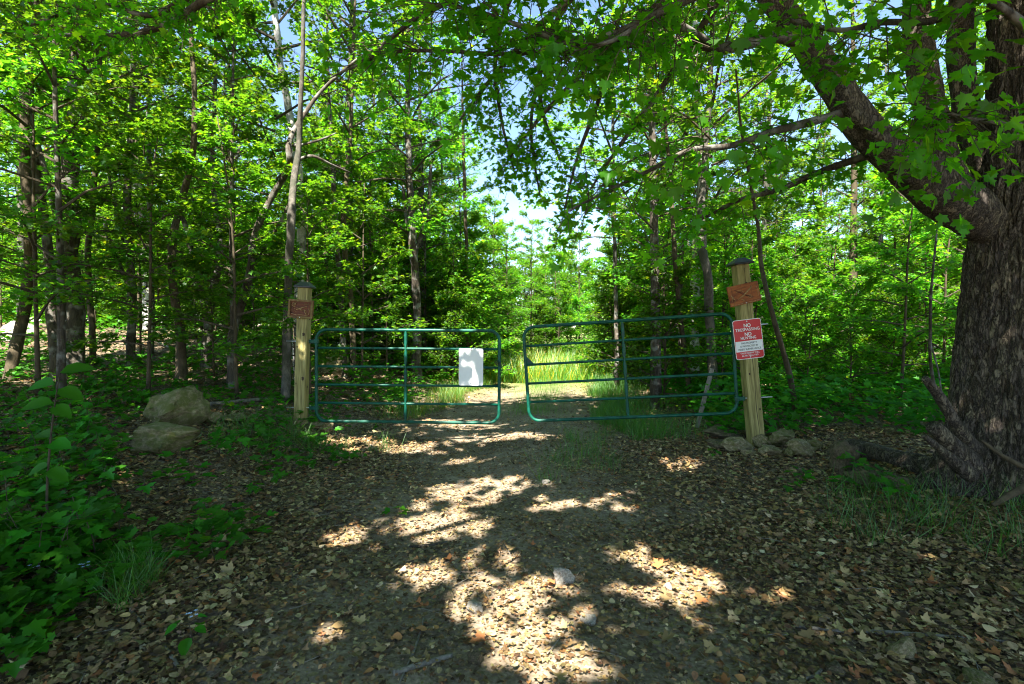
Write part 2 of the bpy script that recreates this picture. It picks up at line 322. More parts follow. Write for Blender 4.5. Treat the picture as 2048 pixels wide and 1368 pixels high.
# ------------------------------------------------------------------ ground
def axis(lo, hi, near_lo, near_hi, step, grow=1.18):
    a = list(np.arange(near_lo, near_hi, step)); s = step; v = near_hi
    while v < hi: a.append(v); s *= grow; v += s
    a.append(hi); s = step; v = near_lo
    while v > lo:
        s *= grow; v -= s; a.insert(0, max(v, lo))
    return np.array(sorted(set(round(float(q), 4) for q in a)))
gx = axis(-400, 400, -7, 7, 0.10); gy = axis(-60, 600, -1, 13, 0.10)
X, Y = np.meshgrid(gx, gy); Z = H(X, Y)
nx, ny = len(gx), len(gy)
idx = np.arange(nx*ny).reshape(ny, nx)
quads = np.stack([idx[:-1,:-1], idx[:-1,1:], idx[1:,1:], idx[1:,:-1]], -1).reshape(-1, 4)
xr = X - pathx(Y)
soil = np.exp(-(xr/1.5)**4)
turf = sstep(10.5, 14.5, Y)*(1-sstep(1.8+0.5*(Y-13), 3+0.6*(Y-13), np.abs(xr)))*(1-np.exp(-((np.abs(xr+0.0)-0.8)/0.35)**2)*(1-sstep(11, 16, Y)))
gc = np.stack([soil, np.clip(turf, 0, 1), 0*soil, 0*soil+1], -1).reshape(-1, 4)
gme = build_mesh('ground', np.stack([X, Y, Z], -1), quads, np.full(len(quads), 4), gc, True)
ground = put('ground', gme, M['ground'], kind='structure')

lx = np.linspace(-1, 1, 31); ly = np.concatenate([np.arange(-6, 14, 0.10), np.arange(14, 26, 0.4)])
LX, LY = np.meshgrid(lx, ly); wid = 1.45 + 0.18*np.sin(LY*1.7) + 0.12*np.sin(LY*4.1+LX) + 0.08*np.sin(LY*9.3+2*LX)
LXW = pathx(LY) + LX*wid; LZ = H(LXW, LY) + 0.004
LZ = np.where(np.abs(LX) > 0.99, LZ-0.03, LZ)
li = np.arange(LX.size).reshape(LX.shape); lq = np.stack([li[:-1,:-1], li[:-1,1:], li[1:,1:], li[1:,:-1]], -1).reshape(-1, 4)
lxr = LXW - pathx(LY); lt = sstep(10.5, 14.5, LY)*(1-np.exp(-((np.abs(lxr)-0.8)/0.35)**2)*(1-sstep(11, 16, LY)))
lc = np.stack([np.exp(-(lxr/1.5)**4), np.clip(lt, 0, 1), 0*lxr, 0*lxr+1], -1).reshape(-1, 4)
put('lane', build_mesh('lane', np.stack([LXW, LY, LZ], -1), lq, np.full(len(lq), 4), lc, True), M['ground'], kind='structure')

# ------------------------------------------------------------------ leaf templates and scattering
def mirror(half):
    return half + [(-x, y) for x, y in half[-2:0:-1]]
def templ(half, fold=0.12, droop=0.18):
    o = mirror(half); return np.array([(x, y, fold*abs(x) - droop*y*y) for x, y in o])
MAPLE_HI = templ([(0,0),(0.14,-0.03),(0.37,-0.07),(0.31,0.09),(0.45,0.17),(0.60,0.40),(0.44,0.41),(0.37,0.53),(0.19,0.44),(0.16,0.58),(0.29,0.70),(0.13,0.76),(0,1.0)], 0.18, 0.22)
MAPLE_MID = templ([(0,0),(0.42,0.03),(0.27,0.20),(0.54,0.46),(0.19,0.52),(0,1.0)], 0.18, 0.2)
OVAL = templ([(0,0),(0.26,0.18),(0.34,0.45),(0.22,0.75),(0,1.0)], 0.3, 0.25)
KITE = templ([(0,0),(0.36,0.42),(0,1.0)], 0.25, 0.2)
BLADE = templ([(0,0),(0.10,0.5),(0,1.0)], 0.3, 0.3)
def unit(a): return a/np.maximum(np.linalg.norm(a, axis=-1, keepdims=True), 1e-9)
def scatter(T, pos, nrm, head, size):
    z = unit(nrm); y = head - (head*z).sum(-1, keepdims=True)*z; y = unit(y); x = np.cross(y, z)
    s = np.asarray(size)[:, None, None]
    return pos[:, None] + s*(T[None,:,0:1]*x[:,None] + T[None,:,1:2]*y[:,None] + T[None,:,2:3]*z[:,None])
def leaf_mesh(name, T, pos, nrm, head, size, col):
    """every leaf two folded halves would double the count: each leaf is one bent n-gon, triangulated from its stalk"""
    N = len(pos); n = len(T); V = scatter(T, pos, nrm, head, size)
    h = n//2                                       # split along the midrib so that leaves fold
    a = list(range(0, h+1)); b = [0] + list(range(h, n))
    tl = np.array(a + b); base = (np.arange(N)*n)[:, None]
    loops = (base + tl[None]).ravel(); counts = np.tile([len(a), len(b)], N)
    c = np.repeat(col, n, axis=0)
    return build_mesh(name, V, loops, counts, c)
def tints(rng, N, lo=0.55, hi=1.35, yellow=0.06):
    v = rng.uniform(lo, hi, N); c = np.stack([v*rng.uniform(0.85, 1.25, N), v, v*rng.uniform(0.8, 1.1, N), np.ones(N)], -1)
    y = rng.random(N) < yellow; c[y, 0] *= 2.4; c[y, 1] *= 1.35
    return c

# ------------------------------------------------------------------ crowns (shared by the forest trees)
def spray_crown(seed, h0, h1, nbr, lenf, twigs, lpt, lsize, T, rise=(5, 30), droop=0.25, tilt=0.38, yellow=0.05, r0=0.02, twigspread=0.36):
    rng = np.random.default_rng(seed); P_, N_, H_, S_ = [], [], [], []; wood = MB()
    az = rng.uniform(0, 6.28)
    for i in range(nbr):
        u = (i + rng.uniform(0.1, 0.9))/nbr; z = h0 + (h1-h0)*u; az += 2.4 + rng.uniform(-0.5, 0.5)
        L = lenf(u)*rng.uniform(0.65, 1.2); e = R(rng.uniform(*rise)) + u*0.55
        d = np.array([math.cos(az)*math.cos(e), math.sin(az)*math.cos(e), math.sin(e)])
        side = np.array([-math.sin(az), math.cos(az), 0.0]); bend = rng.uniform(-0.2, 0.2)
        def at(t): return np.array([0,0,z]) + d*L*t + side*bend*L*t*t - np.array([0,0,droop*L*t*t])
        wood.tube([at(t) for t in (0, 0.35, 0.7, 1.0)], [r0*L*0.5+0.006, r0*L*0.35+0.005, r0*L*0.2+0.004, 0.003], 5, caps=False)
        for k in range(twigs):
            t = rng.uniform(0.18, 1.0)**0.8; b = at(t); sgn = 1 if k % 2 else -1
            tl = L*twigspread*(1.1-0.75*t)*rng.uniform(0.5, 1.2) + 0.12
            dd = unit(d*0.75 + side*sgn*rng.uniform(0.3, 1.0) + np.array([0, 0, rng.uniform(-0.28, 0.12)]))
            wood.tube([b, b+dd*tl], [0.005, 0.002], 3, caps=False)
            m = max(2, int(lpt*rng.uniform(0.6, 1.4))); s = rng.uniform(0.15, 1.08, m)[:, None]
            pp = b + dd*tl*s + rng.normal(0, 0.055, (m, 3)) + np.array([0, 0, -0.03])
            P_.append(pp); N_.append(np.array([0,0,1.0]) + rng.normal(0, tilt, (m, 3)))
            H_.append(dd + rng.normal(0, 0.75, (m, 3)) + np.array([0,0,-0.25])); S_.append(lsize*rng.uniform(0.55, 1.25, m))
    P_ = np.concatenate(P_); N_ = np.concatenate(N_); H_ = np.concatenate(H_); S_ = np.concatenate(S_)
    return leaf_mesh('crown', T, P_, N_, H_, S_, tints(rng, len(P_), yellow=yellow)), wood.mesh('branches'), len(P_)

CR = {'sap': [], 'mid': [], 'tall': [], 'bush': []}
for k in range(4):
    CR['sap'].append(spray_crown(10+k, 0.7, 4.6, 20, lambda u: 1.5*(1-0.6*u), 15, 11, 0.092, MAPLE_MID))
for k in range(4):
    CR['mid'].append(spray_crown(30+k, 1.6, 8.0, 32, lambda u: 2.3*(1.0-0.65*u), 18, 12, 0.092, MAPLE_MID))
for k in range(3):
    CR['tall'].append(spray_crown(50+k, 3.4, 14.5, 48, lambda u: 2.6*math.sin(math.pi*(0.22+0.74*u)), 17, 11, 0.10, MAPLE_MID, (10, 40)))
for k in range(3):
    CR['bush'].append(spray_crown(70+k, 0.15, 2.6, 26, lambda u: 1.25*(1-0.55*u), 13, 11, 0.085, MAPLE_MID if k else OVAL, (5, 45)))
def straight_trunk(seed, h, r, lean=0.25):
    rng = random.Random(seed); m = MB(); n = 10; pts = []; rad = []
    a, b = rng.uniform(-lean, lean), rng.uniform(-lean, lean); p1, p2 = rng.uniform(0, 6), rng.uniform(0, 6)
    for i in range(n):
        t = i/(n-1); pts.append((a*t*t + 0.05*math.sin(p1+t*5)*t, b*t*t + 0.05*math.sin(p2+t*6)*t, -0.15 + (h+0.15)*t)); rad.append(r*(1.25 if i == 0 else 1)*(1-0.85*t) + 0.004)
    return m.tube(pts, rad, 9, wob=0.15).mesh('trunk', True)
TR = {'sap': [straight_trunk(1+k, 4.7, 0.028, 0.2) for k in range(3)], 'mid': [straight_trunk(11+k, 8.1, 0.06, 0.3) for k in range(3)],
      'tall': [straight_trunk(21+k, 14.6, 0.14, 0.4) for k in range(3)], 'bush': [straight_trunk(31+k, 2.6, 0.02, 0.2) for k in range(2)]}
NAMES = {'sap': ('maple_sapling', 'sapling'), 'mid': ('understorey_tree', 'tree'), 'tall': ('forest_tree', 'tree'), 'bush': ('leafy_shrub', 'shrub')}
def forest_tree(kind, x, y, label, group, scale=1.0, bark='bark_dark', rng=random, mat='leaf_far', sz=None):
    if kind != 'bush' or scale < 1.6: label = ('small ' if scale < 0.7 else '') + BW.get(bark, '') + ' ' + label.split(' in the ')[0].split(' deep in')[0].split(' at the edge')[0].split(' seen through')[0].split(' standing among')[0].split(' between the')[0].split(' closing')[0].split(' at the rim')[0].split(' where the')[0].split(' overhanging')[0] + ' ' + behind(x, y)
    else: label = label.split(' closing')[0] + ' ' + behind(x, y)
    t = thing(NAMES[kind][0], label, NAMES[kind][1], (x, y, hz(x, y)), rng.uniform(0, 6.28), group, scale)
    if sz: t.scale = (scale, scale, scale*sz)
    tk = put('trunk', rng.choice(TR[kind]), None, t)
    cme, wme, _ = rng.choice(CR[kind])
    c = put('crown', cme, None, t); b = put('branches', wme, None, t)
    for o, mt in ((tk, bark), (b, 'twig'), (c, mat)):
        if not o.data.materials: o.data.materials.append(M[mt])
        o.material_slots[0].link = 'OBJECT'; o.material_slots[0].material = M[mt]
    return t

# ------------------------------------------------------------------ traced forest trunks
def traced(name, label, Y, stems, bark, crown=None, height=11.0, group=None, top_bend=0.0, cscale=1.0, mat='leaf_far'):
    """stems: lists of (px, py, width_px); the first stem stands on the ground"""
    rng = random.Random(sum(map(ord, label)))
    b = P(stems[0][0][0], stems[0][0][1], Y); base = Vector((b.x, b.y, hz(b.x, b.y)))
    t = thing(name, label, 'tree', base, 0, group)
    tops = []
    for si, st in enumerate(stems):
        pts = [P(px, py, Y + 0.25*math.sin(i*1.3+si)) for i, (px, py, wd) in enumerate(st)]; rad = [wd*Y/F/2*0.74 for _, _, wd in st]
        if si == 0:
            q = pts[0]; z0 = hz(q.x, q.y)
            if q.z > z0: pts.insert(0, Vector((q.x, q.y, z0-0.1))); rad.insert(0, rad[0]*1.3)
            else: pts[0] = Vector((q.x, q.y, z0-0.1)); rad[0] *= 1.25
        d = (pts[-1]-pts[-2]).normalized()
        if pts[-1].z < height*0.97 and (si == 0 or stems[si][-1][1] < 60):
            d = Vector((d.x*0.5, d.y*0.5, max(d.z, 0.6))).normalized(); k = (height - pts[-1].z)/d.z
            pts += [pts[-1]+d*k*0.5, pts[-1]+d*k]; rad += [rad[-1]*0.6, 0.012]
        # resample smoothly
        P2, R2 = [], []
        for i in range(len(pts)-1):
            p0 = pts[max(i-1, 0)]; p1 = pts[i]; p2 = pts[i+1]; p3 = pts[min(i+2, len(pts)-1)]
            for s in (0, 0.25, 0.5, 0.75):
                v = 0.5*((2*p1) + (p2-p0)*s + (2*p0-5*p1+4*p2-p3)*s*s + (3*p1-p0-3*p2+p3)*s**3)
                P2.append(v + Vector((noise.noise(v*1.5), noise.noise(v*1.5+Vector((9,0,0))), 0))*rad[i]*0.5); R2.append(rad[i]*(1-s)+rad[i+1]*s)
        P2.append(pts[-1]); R2.append(rad[-1])
        me = MB().tube([p-base for p in P2], R2, 10, wob=0.22).mesh('trunk', True)
        put('trunk' if si == 0 else 'stem', me, M[bark], t); tops.append(P2[int(len(P2)*0.8)])
    if crown:
        tp = tops[0]; cme, wme, _ = rng.choice(CR[crown])
        for nm, me, mt in (('crown', cme, mat), ('branches', wme, 'twig')):
            o = put(nm, me, None, t)
            if not me.materials: me.materials.append(M[mt])
            o.material_slots[0].link = 'OBJECT'; o.material_slots[0].material = M[mt]
            o.location = (tp.x-base.x, tp.y-base.y, 0); o.rotation_euler = (0, 0, rng.uniform(0, 6.28)); o.scale = (cscale,)*3
    return t
TT = [
 ('forest_tree', 'olive brown slender trunk leaning at the wood edge, beside a dark forked maple', 7.6, [[(22,742,30),(48,640,28),(58,540,27),(60,430,25),(52,300,22),(56,180,20),(72,40,18),(80,-60,16)]], 'bark_brown', 'tall', 12),
 ('forest_tree', 'dark forked young maple whose two stems spread above head height', 8.2, [[(108,712,26),(104,600,24),(92,470,21),(74,350,20),(58,240,18),(45,120,14),(40,20,12)],[(128,640,14),(124,520,14),(104,400,13),(76,290,12)]], 'bark_dark', None, 11),
 ('forest_tree', 'stout blackish furrowed trunk, thickest in the shady wood left of the gate', 9.0, [[(146,715,52),(146,600,47),(142,500,45),(138,400,41),(142,310,38),(150,220,36),(156,120,34),(164,10,30),(170,-80,28)]], 'bark_dark', 'tall', 14),
 ('forest_tree', 'thin grey-brown stem close behind the stout blackish trunk', 9.6, [[(186,700,16),(180,600,15),(176,500,14),(188,380,13),(196,250,12),(200,120,11)]], 'bark_brown', None, 9),
 ('forest_tree', 'dark trunk with two low side limbs rising to one side', 10.0, [[(262,722,24),(264,640,22),(262,560,21),(258,470,19),(256,380,18),(262,280,16),(266,150,14),(270,20,12)],[(258,575,12),(238,530,11),(222,490,10),(208,440,9)],[(262,545,11),(244,470,10),(232,410,8),(212,330,6)]], 'bark_dark', 'tall', 12),
 ('birch_tree', 'pale sunlit birch trunk deep in the shady wood', 13.5, [[(298,680,22),(294,560,21),(288,460,20),(278,380,19),(266,310,18),(262,240,16),(270,120,14)]], 'bark_pale', 'tall', 13),
 ('forest_tree', 'thin straight dark stem in front of the pale birch', 11.0, [[(302,752,13),(304,640,12),(303,540,12),(300,430,11),(298,300,10),(296,160,9)]], 'bark_dark', None, 9),
 ('forest_tree', 'smooth olive brown trunk kinked above a dark stump-like foot, by the large boulder', 8.4, [[(366,782,26),(364,720,26),(362,672,22),(352,610,21),(344,545,21),(346,480,20),(356,430,18),(376,360,16),(388,280,14),(388,160,12),(380,20,10)]], 'bark_brown', None, 11),
 ('forest_tree', 'dark double-stemmed maple splitting low in a wide V', 10.5, [[(416,690,28),(414,640,24),(424,590,18),(436,530,17),(440,470,16),(432,410,14),(424,340,12),(430,200,10)],[(412,620,16),(400,560,14),(386,520,13),(370,450,12),(350,390,10),(330,330,8)],[(440,480,12),(450,430,11),(462,370,9),(480,290,7)]], 'bark_dark', None, 11),
 ('forest_tree', 'blackish crooked trunk bowing across the pale birch and forking high', 8.8, [[(462,700,24),(468,650,22),(484,600,20),(498,555,19),(504,520,17),(510,470,17),(540,400,17),(572,345,17),(578,320,16),(577,285,14),(604,236,12),(640,185,10),(700,130,8),(745,100,6)],[(506,520,13),(528,495,12),(548,465,10),(566,435,8),(600,360,5)],[(576,334,10),(600,318,9),(626,312,8),(660,328,6),(700,345,4)],[(578,292,7),(610,288,6),(650,276,5),(672,266,3)]], 'bark_dark', None, 6),
 ('forest_tree', 'grey mottled trunk standing close behind the leaning post with the framed plaque', 8.2, [[(571,795,26),(572,700,24),(575,600,22),(578,520,21),(581,440,20),(590,360,18),(598,280,15),(604,170,12)]], 'bark_grey', None, 10),
 ('birch_tree', 'tall pale birch, brown at its foot and sunlit white higher up', 10.5, [[(596,640,26),(599,540,26),(602,470,25),(602,420,24),(598,350,22),(590,290,21),(578,220,19),(562,130,18),(552,50,17),(546,-60,16)]], 'bark_pale', 'tall', 14),
 ('forest_tree', 'slim dark trunk, first of a close pair behind the gate with the blank sign', 11.5, [[(690,742,15),(684,660,15),(678,560,14),(672,470,13),(668,380,12),(660,240,10)]], 'bark_dark', None, 10),
 ('forest_tree', 'brown trunk, second of a close pair behind the gate with the blank sign', 11.2, [[(708,745,16),(704,660,16),(698,580,15),(690,500,14),(688,420,13),(700,280,11)]], 'bark_brown', 'tall', 11),
 ('forest_tree', 'dark trunk dividing into several upright stems above the blank-sign gate', 13.0, [[(834,700,24),(833,620,23),(831,560,22),(826,500,22),(822,430,20),(818,330,17),(815,220,15),(815,60,12)],[(828,520,12),(842,470,11),(856,420,10),(862,330,8)],[(826,500,10),(812,440,9),(806,370,7)]], 'bark_dark', 'tall', 12),
 ('forest_tree', 'thin straight trunk rising just above the blank white sign', 14.0, [[(936,700,12),(935,600,11),(933,500,10),(930,400,9),(926,260,8)]], 'bark_brown', None, 9),
 ('forest_tree', 'thin dark trunk rising behind the middle of the sagging gate', 12.5, [[(1234,720,12),(1232,620,11),(1230,520,10),(1228,400,9),(1226,260,8),(1226,100,7)]], 'bark_dark', 'tall', 12),
 ('forest_tree', 'slender brown trunk curving up behind the sagging gate', 9.6, [[(1378,800,15),(1370,720,14),(1360,630,13),(1352,540,13),(1346,460,12),(1342,360,10),(1330,240,9),(1322,100,7)]], 'bark_brown', None, 10),
 ('birch_tree', 'pale grey birch trunk behind the post with the red sign', 12.0, [[(1390,720,24),(1390,620,23),(1392,520,23),(1398,430,22),(1402,350,20),(1396,220,18),(1390,60,16)]], 'bark_pale', 'tall', 13),
 ('forest_tree', 'dark patchy trunk beside the leaning grey board behind the gate', 9.2, [[(1430,830,28),(1424,740,25),(1420,640,24),(1414,560,23),(1406,500,22),(1402,430,20),(1408,330,16),(1420,180,14),(1424,20,12)]], 'bark_grey', 'tall', 12),
 ('forest_tree', 'bare curved sapling trunk behind the post with the red sign', 7.3, [[(1594,858,15),(1588,800,15),(1574,735,14),(1554,665,13),(1534,590,12),(1522,520,12),(1514,440,10),(1496,340,8),(1480,240,6)]], 'bark_brown', None, 5),
 ('forest_tree', 'thin dark crooked stem close to the old maple, in the bright thicket', 6.6, [[(1880,850,9),(1870,790,8),(1861,720,8),(1860,640,7),(1864,560,6),(1872,480,5)],[(1862,690,5),(1876,740,4),(1884,800,4)]], 'bark_dark', None, 3.5),
]
for nm, lab, Yd, st, bk, cr, ht in TT: traced(nm, lab, Yd, st, bk, cr, ht)

# ------------------------------------------------------------------ filler forest
LM = [(40,'the olive brown leaning trunk'),(146,'the stout blackish trunk'),(262,'the dark trunk with side limbs'),(298,'the pale birch in the shade'),(360,'the kinked olive trunk'),(420,'the wide V-shaped maple'),(500,'the bowed crooked trunk'),(598,'the tall pale birch'),(697,'the close pair of trunks'),
      (831,'the many-stemmed dark trunk'),(940,'the blank white sign'),(1040,'the gap between the gates'),(1130,'the latch end of the sagging gate'),(1231,'the thin dark trunk mid-gate'),(1360,'the slender curving trunk'),(1392,'the pale grey birch'),(1424,'the dark patchy trunk'),(1490,'the red warning sign'),(1560,'the bare curved sapling'),(1690,'the brown upright rock'),(1790,'the fallen log'),(1865,'the thin crooked stem'),(2000,'the old maple')]
def behind(x, y):
    px = 1024 + F*x/max(y, 0.1); n_ = min(LM, key=lambda a: abs(a[0]-px))
    return ('far behind ' if y > 22 else 'some way behind ' if y > 15 else 'close behind ') + n_[1]
BW = {'bark_dark': 'dark-barked', 'bark_grey': 'grey-barked', 'bark_brown': 'brown-barked'}
rf = random.Random(5)
placed = []
def spots(n, xr0, xr1, y0, y1, dmin, side):
    out = []; tries = 0
    while len(out) < n and tries < n*60:
        tries += 1; y = y0 + (y1-y0)*rf.random()**0.85; x = float(pathx(y)) + side*rf.uniform(xr0, xr1*(0.55+0.45*y/y1))
        clear = 1.75 if y < 17 else 1.75 + 0.16*(y-17)
        if abs(x - float(pathx(y))) < clear: continue
        if any((x-a)**2 + (y-b)**2 < dmin*dmin for a, b in out): continue
        out.append((x, y))
    return out
G = {}
for x, y in spots(9, 2.6, 20, 15, 22, 2.4, -1): forest_tree('tall', x, y, 'tall leafy tree deep in the wood beyond the blank-sign gate', 'tall trees in the wood behind the framed-plaque post', rf.uniform(0.75, 1.05), rf.choice(['bark_dark', 'bark_grey', 'bark_brown']), rf)
for x, y in spots(11, 3.0, 20, 14, 22, 2.2, 1): forest_tree('tall', x, y, 'tall leafy tree in the wood behind the red-sign post', 'tall trees in the wood behind the red-sign post', rf.uniform(0.65, 1.0), rf.choice(['bark_dark', 'bark_grey', 'bark_brown']), rf)
for x, y in spots(20, 2.2, 18, 13.5, 21, 1.6, -1): forest_tree('mid', x, y, 'mid-height understorey tree in the wood beyond the blank-sign gate', 'understorey trees behind the framed-plaque post', rf.uniform(0.7, 1.1), rf.choice(['bark_dark', 'bark_brown']), rf)
for x, y in spots(20, 2.4, 17, 12, 21, 1.6, 1): forest_tree('mid', x, y, 'mid-height understorey tree in the thicket behind the red-sign post', 'understorey trees behind the red-sign post', rf.uniform(0.55, 1.0), rf.choice(['bark_dark', 'bark_brown']), rf)
for x, y in spots(46, 2.0, 17, 12.0, 22, 1.0, -1): forest_tree('sap', x, y, 'slender layered maple sapling in the wood beyond the blank-sign gate', 'saplings behind the framed-plaque post', rf.uniform(0.6, 1.1), 'bark_brown', rf)
for x, y in spots(46, 2.1, 14, 8.6, 24, 1.0, 1): forest_tree('sap', x, y, 'slender layered maple sapling in the thicket behind the red-sign post', 'saplings behind the red-sign post', rf.uniform(0.55, 1.05), 'bark_brown', rf)
for x, y in spots(40, 2.6, 12, 8.2, 18, 0.8, 1): forest_tree('bush', x, y, 'low leafy shrub in the thicket behind the red-sign post', 'shrubs behind the red-sign post', rf.uniform(0.5, 1.0), 'bark_brown', rf)
for x, y in spots(26, 2.4, 9, 13, 20, 0.9, -1): forest_tree('bush', x, y, 'low leafy shrub at the edge of the wood beyond the blank-sign gate', 'shrubs behind the blank-sign gate', rf.uniform(0.4, 0.9), 'bark_brown', rf)
for x, y, sc_ in ((2.7, 9.6, 0.72), (-2.9, 16.2, 0.8)):
    forest_tree('tall', x, y, 'slim tall tree overhanging the lane', 'slim trees along the lane', sc_, 'bark_dark', rf)
for k in range(26):
    y = rf.uniform(17, 22); x = float(pathx(y)) - rf.uniform(4, 24); forest_tree('bush', x, y, 'leafy shrub deep in the shady wood', 'shrubs deep in the shady wood', rf.uniform(1.1, 1.55), 'bark_brown', rf)
# wall of trees around the meadow and far behind
for k in range(44):
    a = -0.95 + 1.9*(k+0.5)/44 + rf.uniform(-0.02, 0.02); d = rf.uniform(33, 42)/max(math.cos(a), 0.75); x = d*math.sin(a); y = d*math.cos(a)
    near = abs(x - float(pathx(y))) < 7
    forest_tree('mid' if near else 'tall', x, y, 'sunlit leafy tree closing the far end of the grassy clearing' if near else 'far leafy tree seen through gaps of the wood',
                'trees at the far end of the clearing' if near else 'far trees behind the wood', rf.uniform(0.75, 0.95) if near else rf.uniform(0.9, 1.3), 'bark_grey', rf)
for k in range(70):
    a = -0.95 + 1.9*(k+0.5)/70 + rf.uniform(-0.02, 0.02); d = rf.uniform(30, 36)/max(math.cos(a), 0.75); x = d*math.sin(a); y = d*math.cos(a)
    if abs(x - float(pathx(y))) < 3.5 and d < 38: y += 9
    forest_tree('bush', x, y, 'big rounded far shrub closing the view low down behind the wood', 'far shrubs behind the wood', rf.uniform(1.7, 2.8), 'bark_grey', rf)
for x, y, s in ((2.2, 26.5, 0.7), (3.6, 27.5, 0.85), (1.0, 27.0, 0.9), (4.9, 24.5, 0.8), (-0.2, 25.0, 0.8), (2.9, 31.5, 1.0), (-1.0, 27.5, 1.0), (5.9, 27.5, 1.0), (4.3, 21.5, 0.7)):
    forest_tree('mid', x, y, 'bright sunlit young tree where the lane ends', 'young trees where the lane ends', s, 'bark_brown', rf)
    forest_tree('bush', x+rf.uniform(-0.8, 0.8), y-1.2, 'bright sunlit shrub at the rim of the clearing', 'shrubs round the clearing', rf.uniform(0.8, 1.3), 'bark_brown', rf)
for k in range(26):
    y = rf.uniform(12.5, 25); s = 1 if k % 2 else -1; x = float(pathx(y)) + s*(1.75 + 0.05*(y-13) + rf.uniform(0, 0.9))
    forest_tree('bush', x, y, 'bright sunlit shrub at the rim of the grassy clearing', 'shrubs round the clearing', rf.uniform(0.7, 1.2), 'bark_brown', rf)
for x, y, s in ((-6.0, 6.8, 0.8), (-4.9, 9.0, 0.85), (-8.6, 8.4, 0.9)):
    forest_tree('mid', x, y, 'dark shaded understorey tree standing among the near trunks left of the plaque post', 'near understorey trees by the boulders', s, 'bark_dark', rf, 'leaf')
for x, y, s in ((-5.6, 9.6, 0.6), (-7.4, 10.2, 0.7), (-3.9, 9.2, 0.55), (-9.4, 8.2, 0.6), (-6.6, 11.0, 0.7), (-7.9, 7.0, 0.95), (-6.4, 6.9, 1.0), (-5.2, 7.3, 0.85), (-4.2, 7.8, 0.9), (-9.0, 7.6, 1.05), (-3.4, 8.6, 0.8), (-3.0, 10.2, 0.9)):
    forest_tree('sap', x, y, 'shaded maple sapling between the trunks left of the plaque post', 'saplings between the near trunks', s, 'bark_brown', rf, 'leaf')

# ------------------------------------------------------------------ dapples: set sun patches, kept clear of canopy leaves
patch_px = [(870,1060,115,46),(700,1088,55,26),(945,985,110,26),(850,1160,95,30),(965,1165,70,28),(1250,995,58,12),(1150,1010,100,14),(1080,1180,95,34),(1300,1135,75,34),
            (1290,1190,125,24),(1430,1190,110,32),(1385,1245,46,28),(1040,1270,105,52),(1090,1345,85,34),(945,1235,60,28),(655,1262,60,22),(1360,930,48,16),(800,897,120,14),(700,885,60,8),
            (930,925,60,8),(1100,970,22,9),(1850,1112,24,8),(1200,1250,50,30),(980,1110,60,20),(1180,1330,60,26),(1010,875,140,9),(900,850,110,12),(760,960,30,6),(1000,960,60,10)]
PATCH = []
for px, py, rx, ry in patch_px:
    c = gp(px, py); e = gp(px+rx, py); t = gp(px, py-ry); b = gp(px, py+ry)
    PATCH.append((c.x, (t.y+b.y)/2, abs(e.x-c.x), max(abs(t.y-b.y)/2, 0.08)))
SDv = SUN_DIR
def lit_spot(px, py, Yd, rx, rz):
    p = P(px, py, Yd); t = p.z/SDv.z; PATCH.append((p.x-SDv.x*t, p.y-SDv.y*t, rx, max(rz*abs(SDv.y)/SDv.z, 0.03)))
for a in ((928,718,0.03,0.07),(956,712,0.03,0.07),(926,756,0.03,0.06),(948,748,0.025,0.06)): lit_spot(a[0], a[1], 6.9, a[2], a[3])
for px in range(660, 1000, 34): lit_spot(px, 690 + (px*7) % 150, 6.97, 0.10, 0.10)
for py in (640, 700, 790): lit_spot(602, py, 6.9, 0.06, 0.12)
for px, py in ((820,735),(815,800),(700,845),(900,845),(740,662),(880,660)): lit_spot(px, py, 6.97, 0.13, 0.12)
PATCH = np.array(PATCH)
def in_patch(gx_, gy_):
    w_ = 0.10*np.sin(gx_*9+3*np.sin(gy_*5)) + 0.10*np.sin(gy_*11+2*np.sin(gx_*7)) + 0.14*np.sin(gx_*17+gy_*13) + 0.30*np.sin(gx_*23-gy_*8+2*np.sin(gy_*9))*np.sin(gy_*19+1.5*np.sin(gx_*12))
    d = ((gx_[:,None]-PATCH[None,:,0])/(PATCH[None,:,2]*1.02+0.06))**2 + ((gy_[:,None]-PATCH[None,:,1])/(PATCH[None,:,3]*1.02+0.06))**2
    return (d + 2.2*w_[:,None]).min(1) < 1.0
SD = np.array(SUN_DIR)
def sunhit(pos, z=0.0):
    t = (pos[:,2]-z)/SD[2]; return pos[:,0]-SD[0]*t, pos[:,1]-SD[1]*t

